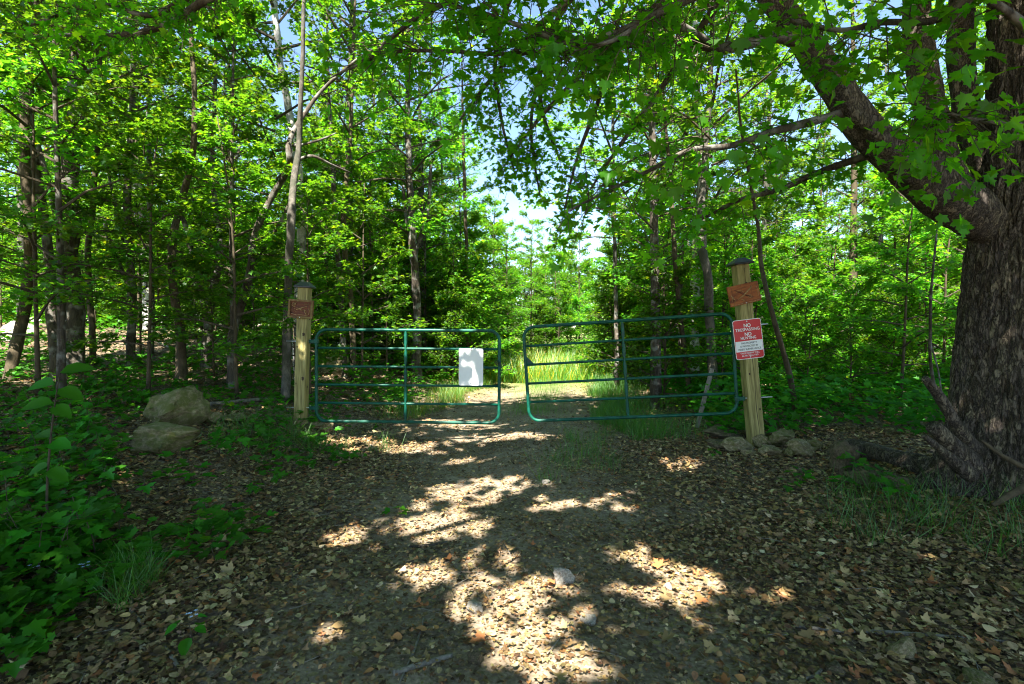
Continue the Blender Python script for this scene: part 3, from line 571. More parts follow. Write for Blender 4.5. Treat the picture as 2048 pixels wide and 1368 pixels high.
# ------------------------------------------------------------------ the old maple
maple = thing('maple_tree', 'massive old maple with furrowed bark and a forked leaning limb beside the lane', 'tree', (4.36, 4.35, hz(4.36, 4.35)))
MBASE = maple.location.copy()
def massive_trunk():
    rows, cols = 330, 330; V = np.zeros((rows, cols, 3))
    for i in range(rows):
        z = -0.15 + 5.4*i/(rows-1); t = max(z, 0)
        r = 0.42 + 0.22*math.exp(-t*3.2) - 0.02*t - (0.07*sstep(2.2, 3.2, t)) ; cx = 0.05*math.sin(t*0.9); cy = 0.05*math.sin(t*0.7+1)
        for j in range(cols):
            a = 2*math.pi*j/cols
            lob = 1 + 0.14*math.exp(-t*2.0)*math.cos(4*a+0.6) + 0.05*math.cos(2*a+t*0.6) + 0.05*math.cos(3*a-t)
            q = Vector((math.cos(a)*9.0, math.sin(a)*9.0, z*3.0)); q += 0.5*noise.noise_vector(q*0.45)
            n1 = min(abs(noise.noise(q))/0.22, 1.0); n2 = min(abs(noise.noise(q*1.9+Vector((5,1,0))))/0.25, 1.0); n3 = noise.noise(q*0.16); n4 = noise.noise(q*4.0)
            rr = r*lob + 0.030*n1 + 0.014*n2 + 0.05*n3 + 0.006*n4 - 0.03
            V[i, j] = (cx + rr*math.cos(a), cy + rr*math.sin(a), z)
    idx = np.arange(rows*cols).reshape(rows, cols); nxt = np.roll(idx, -1, 1)
    q = np.stack([idx[:-1], nxt[:-1], nxt[1:], idx[1:]], -1).reshape(-1, 4)
    return build_mesh('trunk', V, q, np.full(len(q), 4), None, True)
put('trunk', massive_trunk(), M['bark_maple'], maple)
put('limb', MB().tube([(-0.03,0.03,4.6),(0.0,0.05,5.4),(0.1,0.1,6.4),(0.05,0.3,7.4),(0.3,0.3,8.6)], [0.27,0.25,0.19,0.12,0.03], 16, wob=0.15).mesh('limb', True), M['bark_maple'], maple)
def smooth_pts(pts, rad, sub=5):
    P2, R2 = [], []
    for i in range(len(pts)-1):
        p0 = pts[max(i-1, 0)]; p1 = pts[i]; p2 = pts[i+1]; p3 = pts[min(i+2, len(pts)-1)]
        for k in range(sub):
            s = k/sub; P2.append(0.5*((2*p1) + (p2-p0)*s + (2*p0-5*p1+4*p2-p3)*s*s + (3*p1-p0-3*p2+p3)*s**3)); R2.append(rad[i]*(1-s)+rad[i+1]*s)
    return P2+[pts[-1]], R2+[rad[-1]]
def limb(name, st, bark='bark_maple', n=18, wob=0.25, parent=maple, base=MBASE):
    pts = [P(a, b, d) for a, b, wd, d in st]; rad = [wd*d/F/2 for a, b, wd, d in st]
    P2, R2 = smooth_pts(pts, rad, 7)
    me = MB().tube([p-base for p in P2], R2, n, wob=wob).mesh(name, True)
    put(name, me, M[bark], parent); return P2
limb('limb', [(2070,505,50,4.5),(2000,462,78,4.45),(1940,425,88,4.35),(1880,383,84,4.25),(1812,330,75,4.15),(1748,274,67,4.05),(1692,205,59,4.0),(1646,132,53,3.95),(1600,65,48,3.9),(1550,0,44,3.85),(1495,-75,40,3.8),(1400,-200,30,3.6),(1290,-330,18,3.3)], n=30)
limb('limb', [(1950,430,60,4.45),(1895,350,62,4.5),(1868,270,56,4.55),(1852,180,52,4.6),(1838,90,50,4.65),(1832,-60,46,4.7),(1815,-250,36,4.6),(1760,-480,22,4.3)], n=20)
limb('limb', [(1990,380,40,4.5),(1945,270,46,4.6),(1922,130,44,4.7),(1925,-40,40,4.8),(1945,-260,30,4.9),(1990,-480,18,5.0)], n=20)
BR = []   # leafy branches: picture point, width, depth
BR.append(limb('branch', [(1612,85,34,3.9),(1550,74,24,3.75),(1450,96,22,3.6),(1350,82,20,3.5),(1200,88,17,3.4),(1120,78,14,3.35),(1040,52,11,3.3),(960,25,8,3.3),(880,5,5,3.3)], 'bark_dark', 8, 0.3))
BR.append(limb('branch', [(1215,88,12,3.4),(1120,100,10,3.5),(1000,108,9,3.6),(880,102,7,3.7),(790,104,6,3.8),(720,128,5,3.9),(640,165,3,4.0)], 'bark_dark', 7, 0.3))
BR.append(limb('branch', [(1700,222,22,4.0),(1640,238,16,3.95),(1550,262,14,3.8),(1460,292,12,3.7),(1380,300,10,3.6),(1300,340,8,3.6),(1220,380,6,3.6),(1130,425,4,3.7)], 'bark_dark', 8, 0.3))
BR.append(limb('branch', [(1770,300,26,4.05),(1730,312,15,4.2),(1650,340,13,4.4),(1560,378,11,4.6),(1480,400,9,4.8),(1420,430,6,5.0),(1380,450,4,5.1)], 'bark_dark', 8, 0.3))
BR.append(limb('branch', [(1420,85,14,3.5),(1330,40,16,3.2),(1240,60,11,3.1),(1170,90,8,3.0)], 'bark_dark', 7, 0.3))
BR.append(limb('branch', [(2060,60,18,2.6),(1960,-5,14,2.4),(1870,40,13,2.5),(1760,45,12,2.7),(1680,60,10,2.9),(1580,40,8,3.0)], 'bark_dark', 7, 0.3))
BR.append(limb('branch', [(2040,250,12,3.3),(1950,240,9,3.0),(1890,225,7,2.9),(1820,205,5,2.8)], 'twig', 6, 0.2))
BR.append(limb('branch', [(1500,-60,20,3.0),(1400,-10,16,2.9),(1310,30,12,2.8),(1230,80,9,2.8),(1150,100,6,2.9)], 'bark_dark', 7, 0.3))
BR.append(limb('branch', [(1100,-80,22,3.2),(1000,-40,16,3.4),(880,10,12,3.7),(800,60,9,4.0),(740,120,6,4.2)], 'bark_dark', 7, 0.3))
BR.append(limb('branch', [(700,-120,26,4.2),(560,-60,20,4.4),(430,-10,16,4.6),(330,50,12,4.8),(240,70,9,5.0),(120,70,6,5.2)], 'bark_dark', 7, 0.3))
BR.append(limb('branch', [(520,-90,20,4.6),(400,-20,15,4.9),(300,30,11,5.1),(200,10,8,5.3),(60,50,6,5.5)], 'bark_dark', 7, 0.3))
BR.append(limb('branch', [(1440,-80,26,4.4),(1330,0,18,4.7),(1220,90,13,5.0),(1130,180,9,5.3),(1060,260,6,5.6),(1010,330,3,5.8)], 'bark_dark', 7, 0.3))
BR.append(limb('branch', [(1300,-120,24,4.6),(1160,-20,16,5.0),(1060,70,12,5.4),(980,160,8,5.8),(920,240,5,6.1)], 'bark_dark', 7, 0.3))
BR.append(limb('branch', [(1480,-60,22,4.6),(1400,60,15,5.0),(1320,180,11,5.3),(1240,290,8,5.6),(1180,380,4,5.9)], 'bark_dark', 7, 0.3))
BR.append(limb('branch', [(1130,60,12,5.2),(1080,150,9,5.6),(1090,240,7,6.0),(1120,320,4,6.3)], 'bark_dark', 6, 0.3))
BR.append(limb('branch', [(1190,-60,18,4.9),(1120,30,13,5.2),(1080,140,9,5.5),(1062,260,6,5.8),(1080,390,3,6.0)], 'bark_dark', 6, 0.3))
BR.append(limb('branch', [(1290,20,16,4.8),(1230,110,12,5.1),(1190,220,9,5.4),(1150,330,6,5.7),(1125,440,3,6.0)], 'bark_dark', 6, 0.3))
BR.append(limb('branch', [(1060,-80,16,5.2),(1010,20,12,5.5),(990,130,9,5.8),(1005,250,6,6.1),(1030,350,3,6.3)], 'bark_dark', 6, 0.3))
# broken dead stubs round the foot
for nm, st in (('broken_branch', [(1945,900,40,4.2),(1912,850,24,4.1),(1880,795,19,4.05),(1850,757,14,4.0)]), ('broken_branch', [(1935,930,60,4.1),(1895,880,36,4.0),(1866,852,28,3.95)]),
               ('broken_branch', [(1940,950,34,4.0),(1895,910,18,3.95),(1848,872,11,3.9)]), ('dead_twig', [(2070,945,10,3.7),(2010,915,9,3.75),(1962,880,6,3.8)]), ('dead_twig', [(2070,970,22,3.6),(2030,985,15,3.6),(1985,1010,8,3.6)])):
    limb(nm, st, 'bark_maple' if nm == 'broken_branch' else 'bark_brown', 9, 0.3)

def leafy(branches, seed, per_m, dens_fn=None):
    rng = np.random.default_rng(seed); pos, nrm, head, size = [], [], [], []; wood = MB()
    for bi, pts in enumerate(branches):
        L = sum((pts[i+1]-pts[i]).length for i in range(len(pts)-1)); nt = int(L*per_m)
        for k in range(nt):
            f = rng.uniform(0.12, 1.0)*(len(pts)-1); i = min(int(f), len(pts)-2); b = np.array(pts[i].lerp(pts[i+1], f-i))
            t = np.array((pts[i+1]-pts[i]).normalized())
            dd = unit(t*rng.uniform(0.0, 0.8) + rng.normal(0, 0.6, 3) + np.array([0, 0, -0.28])); tl = rng.uniform(0.12, 0.55)
            mid = b + dd*tl*0.5 + np.array([0,0,0.02]); end = b + dd*tl + np.array([0,0,-0.06*tl])
            wood.tube([b, mid, end], [0.0042, 0.003, 0.0016], 4, caps=False)
            m = rng.integers(3, 8)
            for q in range(m):
                s = rng.uniform(0.35, 1.0); pb = b + (end-b)*s; off = unit(rng.normal(0, 1, 3) + np.array([0,0,-0.3]))*rng.uniform(0.03, 0.09)
                wood.tube([pb, pb+off], [0.0012, 0.0008], 3, caps=False)
                pos.append(pb+off); nrm.append(np.array([0.0, -0.35, 0.75]) + rng.normal(0, 0.42, 3)); head.append(off*6 + rng.normal(0, 0.5, 3) + np.array([0,0,-0.75])); size.append(rng.uniform(0.048, 0.09))
    return np.array(pos), np.array(nrm), np.array(head), np.array(size), wood
lp, ln, lh, ls, lw = leafy(BR, 3, 32)
# extra hanging sprays that show their whole leaves
def hang(px, py, d, n, spread, rng):
    c = np.array(P(px, py, d*1.15)); a = []
    for i in range(n):
        a.append(c + rng.normal(0, 1, 3)*np.array([spread, 0.12, spread*0.8]))
    return np.array(a)
rngh = np.random.default_rng(12)
ex = [hang(*a, rngh) for a in [(1330,300,2.5,5,0.16),(1400,340,2.6,6,0.16),(1360,370,2.7,5,0.14),(1440,330,2.8,4,0.16),(1540,300,2.7,5,0.12),(1490,360,3.0,4,0.14),(1990,50,1.75,3,0.05),(1940,110,2.2,6,0.14),(1900,330,3.0,8,0.14),(1905,400,3.1,9,0.16),
    (1840,390,3.0,4,0.10),(1890,460,3.1,5,0.10),(1730,370,3.0,5,0.16),(1700,240,2.8,8,0.2),(1620,130,2.5,9,0.25),(1770,130,2.4,10,0.25),(1850,200,2.4,9,0.2),(1950,200,2.5,8,0.2),(1200,130,2.9,9,0.25),(1280,230,2.9,10,0.25),(1130,150,3.1,9,0.25),(1260,160,2.8,8,0.25),(1020,170,3.2,8,0.25),(1150,40,2.8,8,0.3),(1480,60,2.6,9,0.3),(940,190,3.4,7,0.2),(2020,140,2.3,8,0.2),(1780,20,2.4,9,0.25)]]
exd = np.concatenate(ex); 
lp = np.concatenate([lp, exd]); ln = np.concatenate([ln, np.array([0,-0.75,0.45]) + rngh.normal(0, 0.3, exd.shape)]); lh = np.concatenate([lh, np.array([0,0,-1.0]) + rngh.normal(0, 0.4, exd.shape)]); ls = np.concatenate([ls, rngh.uniform(0.065, 0.105, len(exd))])
keep = ~((lambda h: in_patch(h[0], h[1]))(sunhit(lp)) & (np.arange(len(lp)) % 4 != 0)) | (np.arange(len(lp)) >= len(lp)-len(exd))
lp, ln, lh, ls = lp[keep], ln[keep], lh[keep], ls[keep]
# the 300 leaves that show largest become parts of their own
dd_ = lp[:,1]; infr = (np.abs(lp[:,0]/dd_) < 1.02) & ((lp[:,2]-1.5)/dd_ < 0.66) & (dd_ > 1)
app = np.where(infr, ls/dd_, 0); order = np.argsort(-app); big = order[:300]; rest = order[300:]
LEAF1 = []
for k in range(3):
    v = (0.8, 1.0, 1.2)[k]; T = MAPLE_HI*np.array([1, 1, (0.6, 1.1, 1.7)[k]])
    me = leaf_mesh('leaf', T, np.zeros((1,3)), np.array([[0,0,1.0]]), np.array([[0,1.0,0]]), [1.0], np.array([[v, v, v, 1.0]])); me.materials.append(M['leaf_near']); LEAF1.append(me)
def leaf_obj(parent, base, pos, nrm, head, size, meshes=LEAF1, name='leaf', i=0):
    z = Vector(nrm).normalized(); y = Vector(head); y = (y - z*y.dot(z)).normalized(); x = y.cross(z)
    o = put(name, meshes[i % len(meshes)], None, parent)
    m = Matrix((x, y, z)).transposed().to_4x4(); m.translation = Vector(pos)-base
    o.matrix_basis = m @ Matrix.Diagonal((size, size, size, 1)); return o
for i, q in enumerate(big): leaf_obj(maple, MBASE, lp[q], ln[q], lh[q], float(ls[q]), i=i)
put('crown', leaf_mesh('crown', MAPLE_HI, lp[rest]-np.array(MBASE), ln[rest], lh[rest], ls[rest], tints(RNG, len(rest), 0.7, 1.25, 0.03)), M['leaf_near'], maple, kind='stuff')
put('twigs', MB().add([Vector(v)-MBASE for v in lw.V], lw.F).mesh('twigs'), M['twig'], maple)

# unseen canopy of maple and added tree: shades the lane, gaps cut at PATCH
def canopy(seed, x0, x1, y0, y1, z0, z1, n, lsize, base):
    rng = np.random.default_rng(seed)
    nc = n//14; c = np.stack([rng.uniform(x0, x1, nc), rng.uniform(y0, y1, nc), rng.uniform(z0, z1, nc)], -1)
    # rounded outline
    ex_ = ((c[:,0]-(x0+x1)/2)/((x1-x0)/2))**2 + ((c[:,1]-(y0+y1)/2)/((y1-y0)/2))**2
    c = c[ex_ < 1.15]
    p = np.repeat(c, 14, 0) + rng.normal(0, 1, (len(c)*14, 3))*np.array([0.28, 0.28, 0.10])
    hx, hy = sunhit(p); ok = ~in_patch(hx, hy)
    ok &= ~((p[:,1] > 0.5) & ((p[:,2]-1.5) < 0.60*p[:,1]))     # drop leaves low enough to come into view
    p = p[ok]; m = len(p)
    return leaf_mesh('crown', KITE*np.array([1.35, 1, 1]), p-np.array(base), np.array([0,0,1.0]) + rng.normal(0, 0.3, (m, 3)), rng.normal(0, 1, (m, 3)), lsize*rng.uniform(0.7, 1.2, m), tints(rng, m))
put('shade_crown', canopy(91, -4.5, 9.5, -5.5, 6.0, 5.6, 8.0, 62000, 0.17, MBASE), M['leaf'], maple, kind='stuff')  # unseen leaf layer added for shade, with holes shaped for the sun patches
for lab, bx_, by_, ext, sd in (('unseen broad maple added on the bank side, its crown shaped to shade the lane', -5.5, -2.5, (-9.0, 2.5, -6.5, 4.5), 92),):
    t = thing('maple_tree', lab, 'tree', (bx_, by_, hz(bx_, by_)))  # tree added out of view behind the camera for the shade it casts
    b0 = Vector((bx_, by_, hz(bx_, by_)))
    put('trunk', straight_trunk(sd, 9.0, 0.28, 0.4), M['bark_dark'], t)
    w_ = MB(); rr_ = random.Random(sd)
    for k in range(14):
        ex2 = Vector((rr_.uniform(ext[0], ext[1]), rr_.uniform(ext[2], ext[3]), rr_.uniform(6, 8.6))); st_ = Vector((0, 0, rr_.uniform(3.5, 6))); e_ = ex2-b0
        w_.tube([st_, st_.lerp(e_, 0.4)+Vector((0,0,0.8)), e_], [0.10, 0.06, 0.015], 7)
    put('branches', w_.mesh('branches', True), M['bark_dark'], t)
    put('crown', canopy(sd, *ext, 5.8, 8.2, 50000, 0.17, b0), M['leaf'], t)

# ------------------------------------------------------------------ gate posts
def frame_from(base, top, xdir=Vector((1,0,0))):
    z = (top-base).normalized(); x = (xdir - z*xdir.dot(z)).normalized(); y = z.cross(x)
    m = Matrix((x, y, z)).transposed().to_4x4(); m.translation = base; return m, (top-base).length
def gate_post(label, base_px, top_px, Y, wdt, knots, crack):
    base = P(*base_px, Y); top = P(*top_px, Y); m, h = frame_from(base, top)
    o = thing('gate_post', label, 'post'); o.matrix_basis = m
    mb = MB(); n = 26; hw = wdt/2; ch = 0.008; prof = [(-hw+ch,-hw),(-0.002,-hw),(hw-ch,-hw),(hw,-hw+ch),(hw,hw-ch),(hw-ch,hw),(-hw+ch,hw),(-hw,hw-ch),(-hw,-hw+ch)]
    V = []; k = len(prof)
    for i in range(n):
        z = -0.35 + (h+0.35)*i/(n-1); sx = 0.004*noise.noise(Vector((z*1.7, hw, 3))); s = 1 - 0.012*max(z,0) + 0.01*noise.noise(Vector((z*2.5, 7, base.x)))
        V += [(x*s+sx, y*s+sx, z) for x, y in prof]
    Fs = [(i*k+j, i*k+(j+1)%k, (i+1)*k+(j+1)%k, (i+1)*k+j) for i in range(n-1) for j in range(k)] + [tuple((n-1)*k+j for j in range(k))]
    put('timber', mb.add(V, Fs).mesh('timber'), M['post'], o)
    a = hw*1.5; cap = MB().add([(-a,-a,0),(a,-a,0),(a,a,0),(-a,a,0),(-a,-a,0.022),(a,-a,0.022),(a,a,0.022),(-a,a,0.022),(-a*.38,-a*.38,0.085),(a*.38,-a*.38,0.085),(a*.38,a*.38,0.085),(-a*.38,a*.38,0.085)],
        [(3,2,1,0),(0,1,5,4),(1,2,6,5),(2,3,7,6),(3,0,4,7),(4,5,9,8),(5,6,10,9),(6,7,11,10),(7,4,8,11),(8,9,10,11)]).mesh('post_cap')
    c = put('post_cap', bevel(cap, 0.003, 1), M['black'], o); c.location = (0, 0, h)
    for kx, kz, kr, face in knots:
        disc = MB(); nn = 10; ring = [(kr*math.cos(2*math.pi*q/nn)*(0.8+0.2*math.sin(q*2.1)), kr*1.25*math.sin(2*math.pi*q/nn)) for q in range(nn)]
        disc.prism([(x_*1.0, z_) for x_, z_ in ring], -0.003, 0.004)
        kn = put('knot', disc.mesh('knot'), M['knot'], o)
        if face == 'f': kn.location = (kx, -hw*(1-0.012*kz), kz)
        else: kn.location = (hw*(1-0.012*kz), kx, kz); kn.rotation_euler = (0, 0, math.pi/2)
    if crack:
        pts = []
        for q in range(40):
            z = h*0.03 + h*0.95*q/39; pts.append((0.012 + 0.012*noise.noise(Vector((z*3, 1, 0))), z))
        ms = MB(); wv = [0.0005 + 0.0035*abs(math.sin(q*0.23)) for q in range(40)]
        V = []; 
        for (x_, z_), ww in zip(pts, wv): V += [(x_-ww, -hw*(1-0.012*z_)-0.0025, z_), (x_+ww, -hw*(1-0.012*z_)-0.0025, z_)]
        ms.add(V, [(2*q, 2*q+1, 2*q+3, 2*q+2) for q in range(39)]); put('drying_crack', ms.mesh('drying_crack'), M['knot'], o)
    return o, m, h
YL, YR = 7.0, 6.42
postL, mL, hL = gate_post('yellowish timber gate post with black cap and framed brown plaque', (601,846), (610,576), YL, 0.148, [(-0.01,1.52,0.018,'f'),(0.03,1.22,0.02,'f'),(0.04,0.62,0.022,'f'),(-0.05,1.05,0.012,'f'),(0.01,1.44,0.02,'s'),(0.0,0.5,0.014,'s'),(-0.05,0.55,0.010,'f')], False)
postR, mR, hR = gate_post('tall leaning timber gate post with black cap and red warning sign', (1512,888), (1480,530), YR, 0.165, [(0.02,2.02,0.016,'f'),(-0.04,0.9,0.012,'f'),(0.05,0.45,0.012,'f'),(-0.05,1.3,0.01,'f')], True)

# plaques -----------------------------------------------------------
def rect_bar(mb, x0, x1, z0, z1, y0, y1): mb.box((x0, y0, z0), (x1, y1, z1))
def plaque(label, m, hw, cx, cz, W_, H_, rot, kind):
    o = thing('wooden_plaque', label, 'plaque'); o.matrix_basis = m @ Matrix.Translation((cx, -hw-0.02, cz)) @ Matrix.Rotation(rot, 4, 'Y')
    b = MB(); b.box((-W_/2, -0.012, -H_/2), (W_/2, 0.018, H_/2)); bd = put('board', bevel(b.mesh('board'), 0.005), M['plaque' if kind == 'R' else 'plaque_dark'], o)
    if kind == 'L':
        f = 0.028
        for x0, x1, z0, z1 in ((-W_/2, W_/2, H_/2-f, H_/2), (-W_/2, W_/2, -H_/2, -H_/2+f), (-W_/2, -W_/2+f, -H_/2+f, H_/2-f), (W_/2-f, W_/2, -H_/2+f, H_/2-f)):
            q = MB(); q.box((x0, -0.030, z0), (x1, -0.0125, z1)); put('frame_bar', bevel(q.mesh('frame_bar'), 0.004), M['moss_frame'], o)
        # carved relief: a leafy branch, pebbles, a rounded fruit and a curled leaf in the corner
        def cv(pts, r): put('carving', MB().tube([(x, -0.016, z) for x, z in pts], r, 7).mesh('carving', True), M['carve'], bd)
        cv([(-0.06,-0.01),(-0.02,0.0),(0.03,0.02),(0.09,0.045)], [0.006,0.009,0.006,0.002]); cv([(-0.02,0.0),(0.01,-0.015),(0.03,-0.02)], [0.007,0.006,0.003])
        cv([(0.045,-0.01),(0.06,-0.02),(0.055,-0.035),(0.075,-0.06),(0.085,-0.085)], [0.006,0.008,0.006,0.006,0.003]); cv([(0.06,-0.01),(0.075,-0.03),(0.09,-0.055)], [0.003,0.005,0.002])
        for x, z, r in ((-0.085,0.03,0.009),(-0.075,0.0,0.008),(-0.08,-0.022,0.006),(-0.045,0.012,0.008),(-0.06,-0.045,0.007)): cv([(x-r,z),(x,z),(x+r,z)], [0.002, r, 0.002])
        cv([(-0.12,-0.07),(-0.05,-0.085),(0.02,-0.08),(0.08,-0.083),(0.115,-0.07),(0.12,-0.02),(0.108,0.01)], 0.0045)
        for q in range(6): cv([(0.045+q*0.012, 0.062+0.004*(q%2)), (0.055+q*0.012, 0.075-0.004*(q%2))], [0.004, 0.002])
        for q in range(5): cv([(-0.128+0.012*q, 0.045-0.016*q*(q<3)), (-0.10+0.01*q, 0.08)], [0.003, 0.005])
    else:
        def cv(pts, r, mt='carve'): put('carving', MB().tube([(x, -0.012, z) for x, z in pts], r, 7).mesh('carving', True), M[mt], bd)
        cv([(-0.11,0.07),(-0.04,0.02),(0.03,-0.03),(0.10,-0.055)], [0.005,0.009,0.009,0.003], 'plaque_dark'); cv([(0.11,0.075),(0.05,0.03),(-0.02,-0.02),(-0.09,-0.05)], [0.004,0.010,0.009,0.003])
        cv([(-0.10,0.03),(-0.07,0.055),(-0.03,0.05),(0.0,0.02)], [0.003,0.006,0.005,0.003]); cv([(0.03,-0.02),(0.07,-0.03),(0.085,-0.06),(0.05,-0.055),(0.03,-0.03)], [0.004,0.007,0.006,0.005,0.003])
        cv([(-0.05,-0.06),(-0.02,-0.075),(-0.035,-0.09)], [0.004,0.007,0.004])
        cv([(-0.18,-0.108),(-0.09,-0.113),(0.0,-0.108),(0.09,-0.114),(0.18,-0.105)], 0.0035); cv([(-0.165,0.02),(-0.15,-0.03),(-0.17,-0.07)], [0.003,0.007,0.003]); cv([(-0.15,0.0),(-0.13,-0.05),(-0.14,-0.09)], [0.003,0.006,0.003])
        cv([(0.165,0.06),(0.17,0.0),(0.16,-0.06)], [0.003,0.005,0.003])
    cv2 = MB().tube([(0,-0.0185,-H_/2+0.012),(0,-0.014,-H_/2+0.012)], 0.006, 8); s = put('screw', cv2.mesh('screw'), M['steel'], o)
    if kind == 'L': s.location = (0, -0.016, 0)
    return o
def post_local(m, px, py, Y): return m.inverted() @ P(px, py, Y)
q = post_local(mL, 603, 618, YL-0.08); plaque('small framed brown wooden plaque with pale carving, on the yellowish post', mL, 0.074, q.x, q.z, 0.33, 0.25, 0.03, 'L')
q = post_local(mR, 1487, 588, YR-0.09); plaque('unframed orange-brown wooden plaque above the red warning sign', mR, 0.0825, q.x, q.z, 0.385, 0.25, -0.035-0.09, 'R')

# no trespassing sign ---------------------------------------------------
def text_mesh(body, size, bold=0.0):
    cu = bpy.data.curves.new('lettering', 'FONT'); cu.body = body; cu.size = size; cu.align_x = 'CENTER'; cu.align_y = 'CENTER'; cu.extrude = 0.0004; cu.offset = bold*size
    o = bpy.data.objects.new('lettering', cu); C.objects.link(o); dg = bpy.context.evaluated_depsgraph_get(); me = bpy.data.meshes.new_from_object(o.evaluated_get(dg))
    bpy.data.objects.remove(o); me.materials.clear(); return me
q = post_local(mR, 1497, 678, YR-0.09)
sign = thing('warning_sign', 'red and white no trespassing no hunting sign on the tall leaning post', 'sign'); sign.matrix_basis = mR @ Matrix.Translation((q.x, -0.0865, q.z)) @ Matrix.Rotation(-0.02, 4, 'Y')
SW, SH = 0.352, 0.49
put('sign_plate', MB().prism(rrect(SW, SH, 0.03), -0.001, 0.002).mesh('sign_plate'), M['white'], sign)
rfd = put('red_field', MB().prism(rrect(SW-0.014, SH-0.014, 0.024), -0.0030, -0.0012).mesh('red_field'), M['red'], sign)
wpn = put('white_panel', MB().prism([(-SW/2+0.010,-0.150),(SW/2-0.010,-0.150),(SW/2-0.010,-0.020),(-SW/2+0.010,-0.020)], -0.0048, -0.0032).mesh('white_panel'), M['white'], sign)
for body, z, size, wid, bold, mt in (('NO',0.168,0.062,0.085,0.02,'white'),('TRESPASSING',0.118,0.050,0.30,0.012,'white'),('NO',0.060,0.060,0.083,0.02,'white'),('HUNTING',0.014,0.050,0.19,0.012,'white'),
        ('THIS PROPERTY',-0.049,0.032,0.20,0.008,'blackink'),('IS PROTECTED BY',-0.086,0.032,0.222,0.008,'blackink'),('VIDEO SURVEILLANCE',-0.123,0.032,0.285,0.008,'blackink'),('TRESPASSERS WILL',-0.172,0.027,0.24,0.008,'white'),('BE PROSECUTED',-0.203,0.027,0.20,0.008,'white')):
    me = text_mesh(body, size, bold); xs = [v.co.x for v in me.vertices]; sxx = wid/(max(xs)-min(xs))
    t = put('lettering', me, M[mt], wpn if mt == 'blackink' else rfd); t.rotation_euler = (math.pi/2, 0, 0); t.location = (0, -0.0056, z); t.scale = (sxx, 1, 1)
for z in (0.222, -0.222):
    s = put('screw', MB().tube([(0,-0.009,0),(0,-0.003,0)], 0.008, 10).mesh('screw'), M['steel'], sign); s.location = (0, 0, z)

# ------------------------------------------------------------------ gates
def metal_gate(label, bl, br, tl, post_m, hinge_left, latch=False):
    """local x along the gate, z up"""
    ex = (br-bl); L = ex.length; x = ex.normalized(); z = (tl-bl); Hh = z.length; z = (z - x*z.dot(x)).normalized(); y = z.cross(x)
    m = Matrix((x, y, z)).transposed().to_4x4(); m.translation = bl
    o = thing('metal_gate', label, 'gate'); o.matrix_basis = m
    r = 0.14; pts = []
    for cx, cz, a0 in ((L-r, Hh-r, 0), (r, Hh-r, 90), (r, r, 180), (L-r, r, 270)):
        for k in range(9): a = R(a0 + 90*k/8); pts.append((cx + r*math.cos(a), 0, cz + r*math.sin(a)))
    put('outer_frame', fixn(MB().tube(pts, 0.0215, 12, closed=True).mesh('outer_frame', True)), M['gate'], o)
    zs = [Hh*(k/5.0) for k in range(1, 5)]
    for zz in zs:
        mb = MB().tube([(0.02, 0, zz), (L*0.33, 0.0, zz), (L*0.66, 0, zz), (L-0.02, 0, zz)], 0.017, 10); put('rail', mb.mesh('rail', True), M['gate'], o)
    # pressed channel brace, bowed over every rail
    bx0 = L*0.49; V = []; Z_ = np.linspace(0.015, Hh-0.015, 61)
    for zz in Z_:
        near = min([abs(zz-q) for q in [0, Hh]+zs]); wv = 0.013 + 0.009*sstep(0.0, 0.08, near)
        V += [(bx0-wv, -0.014, zz), (bx0-wv*0.55, -0.028, zz), (bx0+wv*0.55, -0.028, zz), (bx0+wv, -0.014, zz)]
    put('brace', MB().add(V, [(4*i+j, 4*i+j+1, 4*i+4+j+1, 4*i+4+j) for i in range(60) for j in range(3)]).mesh('brace', False), M['gate'], o)
    hx = 0.0 if hinge_left else L; sg = -1 if hinge_left else 1
    for zz in (Hh*0.87, Hh*0.145):
        hb = MB(); hb.box((hx-0.028, -0.028, zz-0.03), (hx+0.028, 0.028, zz+0.03)); hb.box((hx+sg*0.028 if sg > 0 else hx-0.10, -0.012, zz-0.028), (hx+0.10 if sg > 0 else hx-0.028, 0.012, zz+0.022))
        hg = put('hinge', bevel(hb.mesh('hinge'), 0.004, 1), M['gate'], o)
        bt = MB().tube([(hx+sg*0.05, 0, zz), (hx+sg*0.42, 0.01, zz)], 0.0085, 8).tube([(hx+sg*0.085, 0, zz-0.035),(hx+sg*0.085, 0, zz+0.03)], 0.010, 8)
        put('hinge_bolt', bt.mesh('hinge_bolt', True), M['steel'], hg)
    if latch:
        lm = MB().prism([(0.012, zs[2]), (0.125, zs[2]), (0.012, zs[2]+0.12)], -0.004, 0.004)
        put('latch_plate', lm.mesh('latch_plate'), M['gate'], o)
        put('latch_slot', MB().prism([(0.035, zs[2]+0.035), (0.055, zs[2]+0.035), (0.055, zs[2]+0.06), (0.035, zs[2]+0.06)], -0.0065, -0.0045).mesh('latch_slot'), M['black'], o)
    return o, m, L, Hh, zs
YG = 7.0
gL = metal_gate('green tubular gate, the brighter leaf, carrying a blank white sign', P(633,842,YG), P(998,846,6.95), P(638,659,YG), mL, True)
gR = metal_gate('dark green tubular gate leaf sagging down from the tall leaning post', P(1059,842,6.83), P(1475,826,6.40), P(1050,655,6.83), mR, False, True)

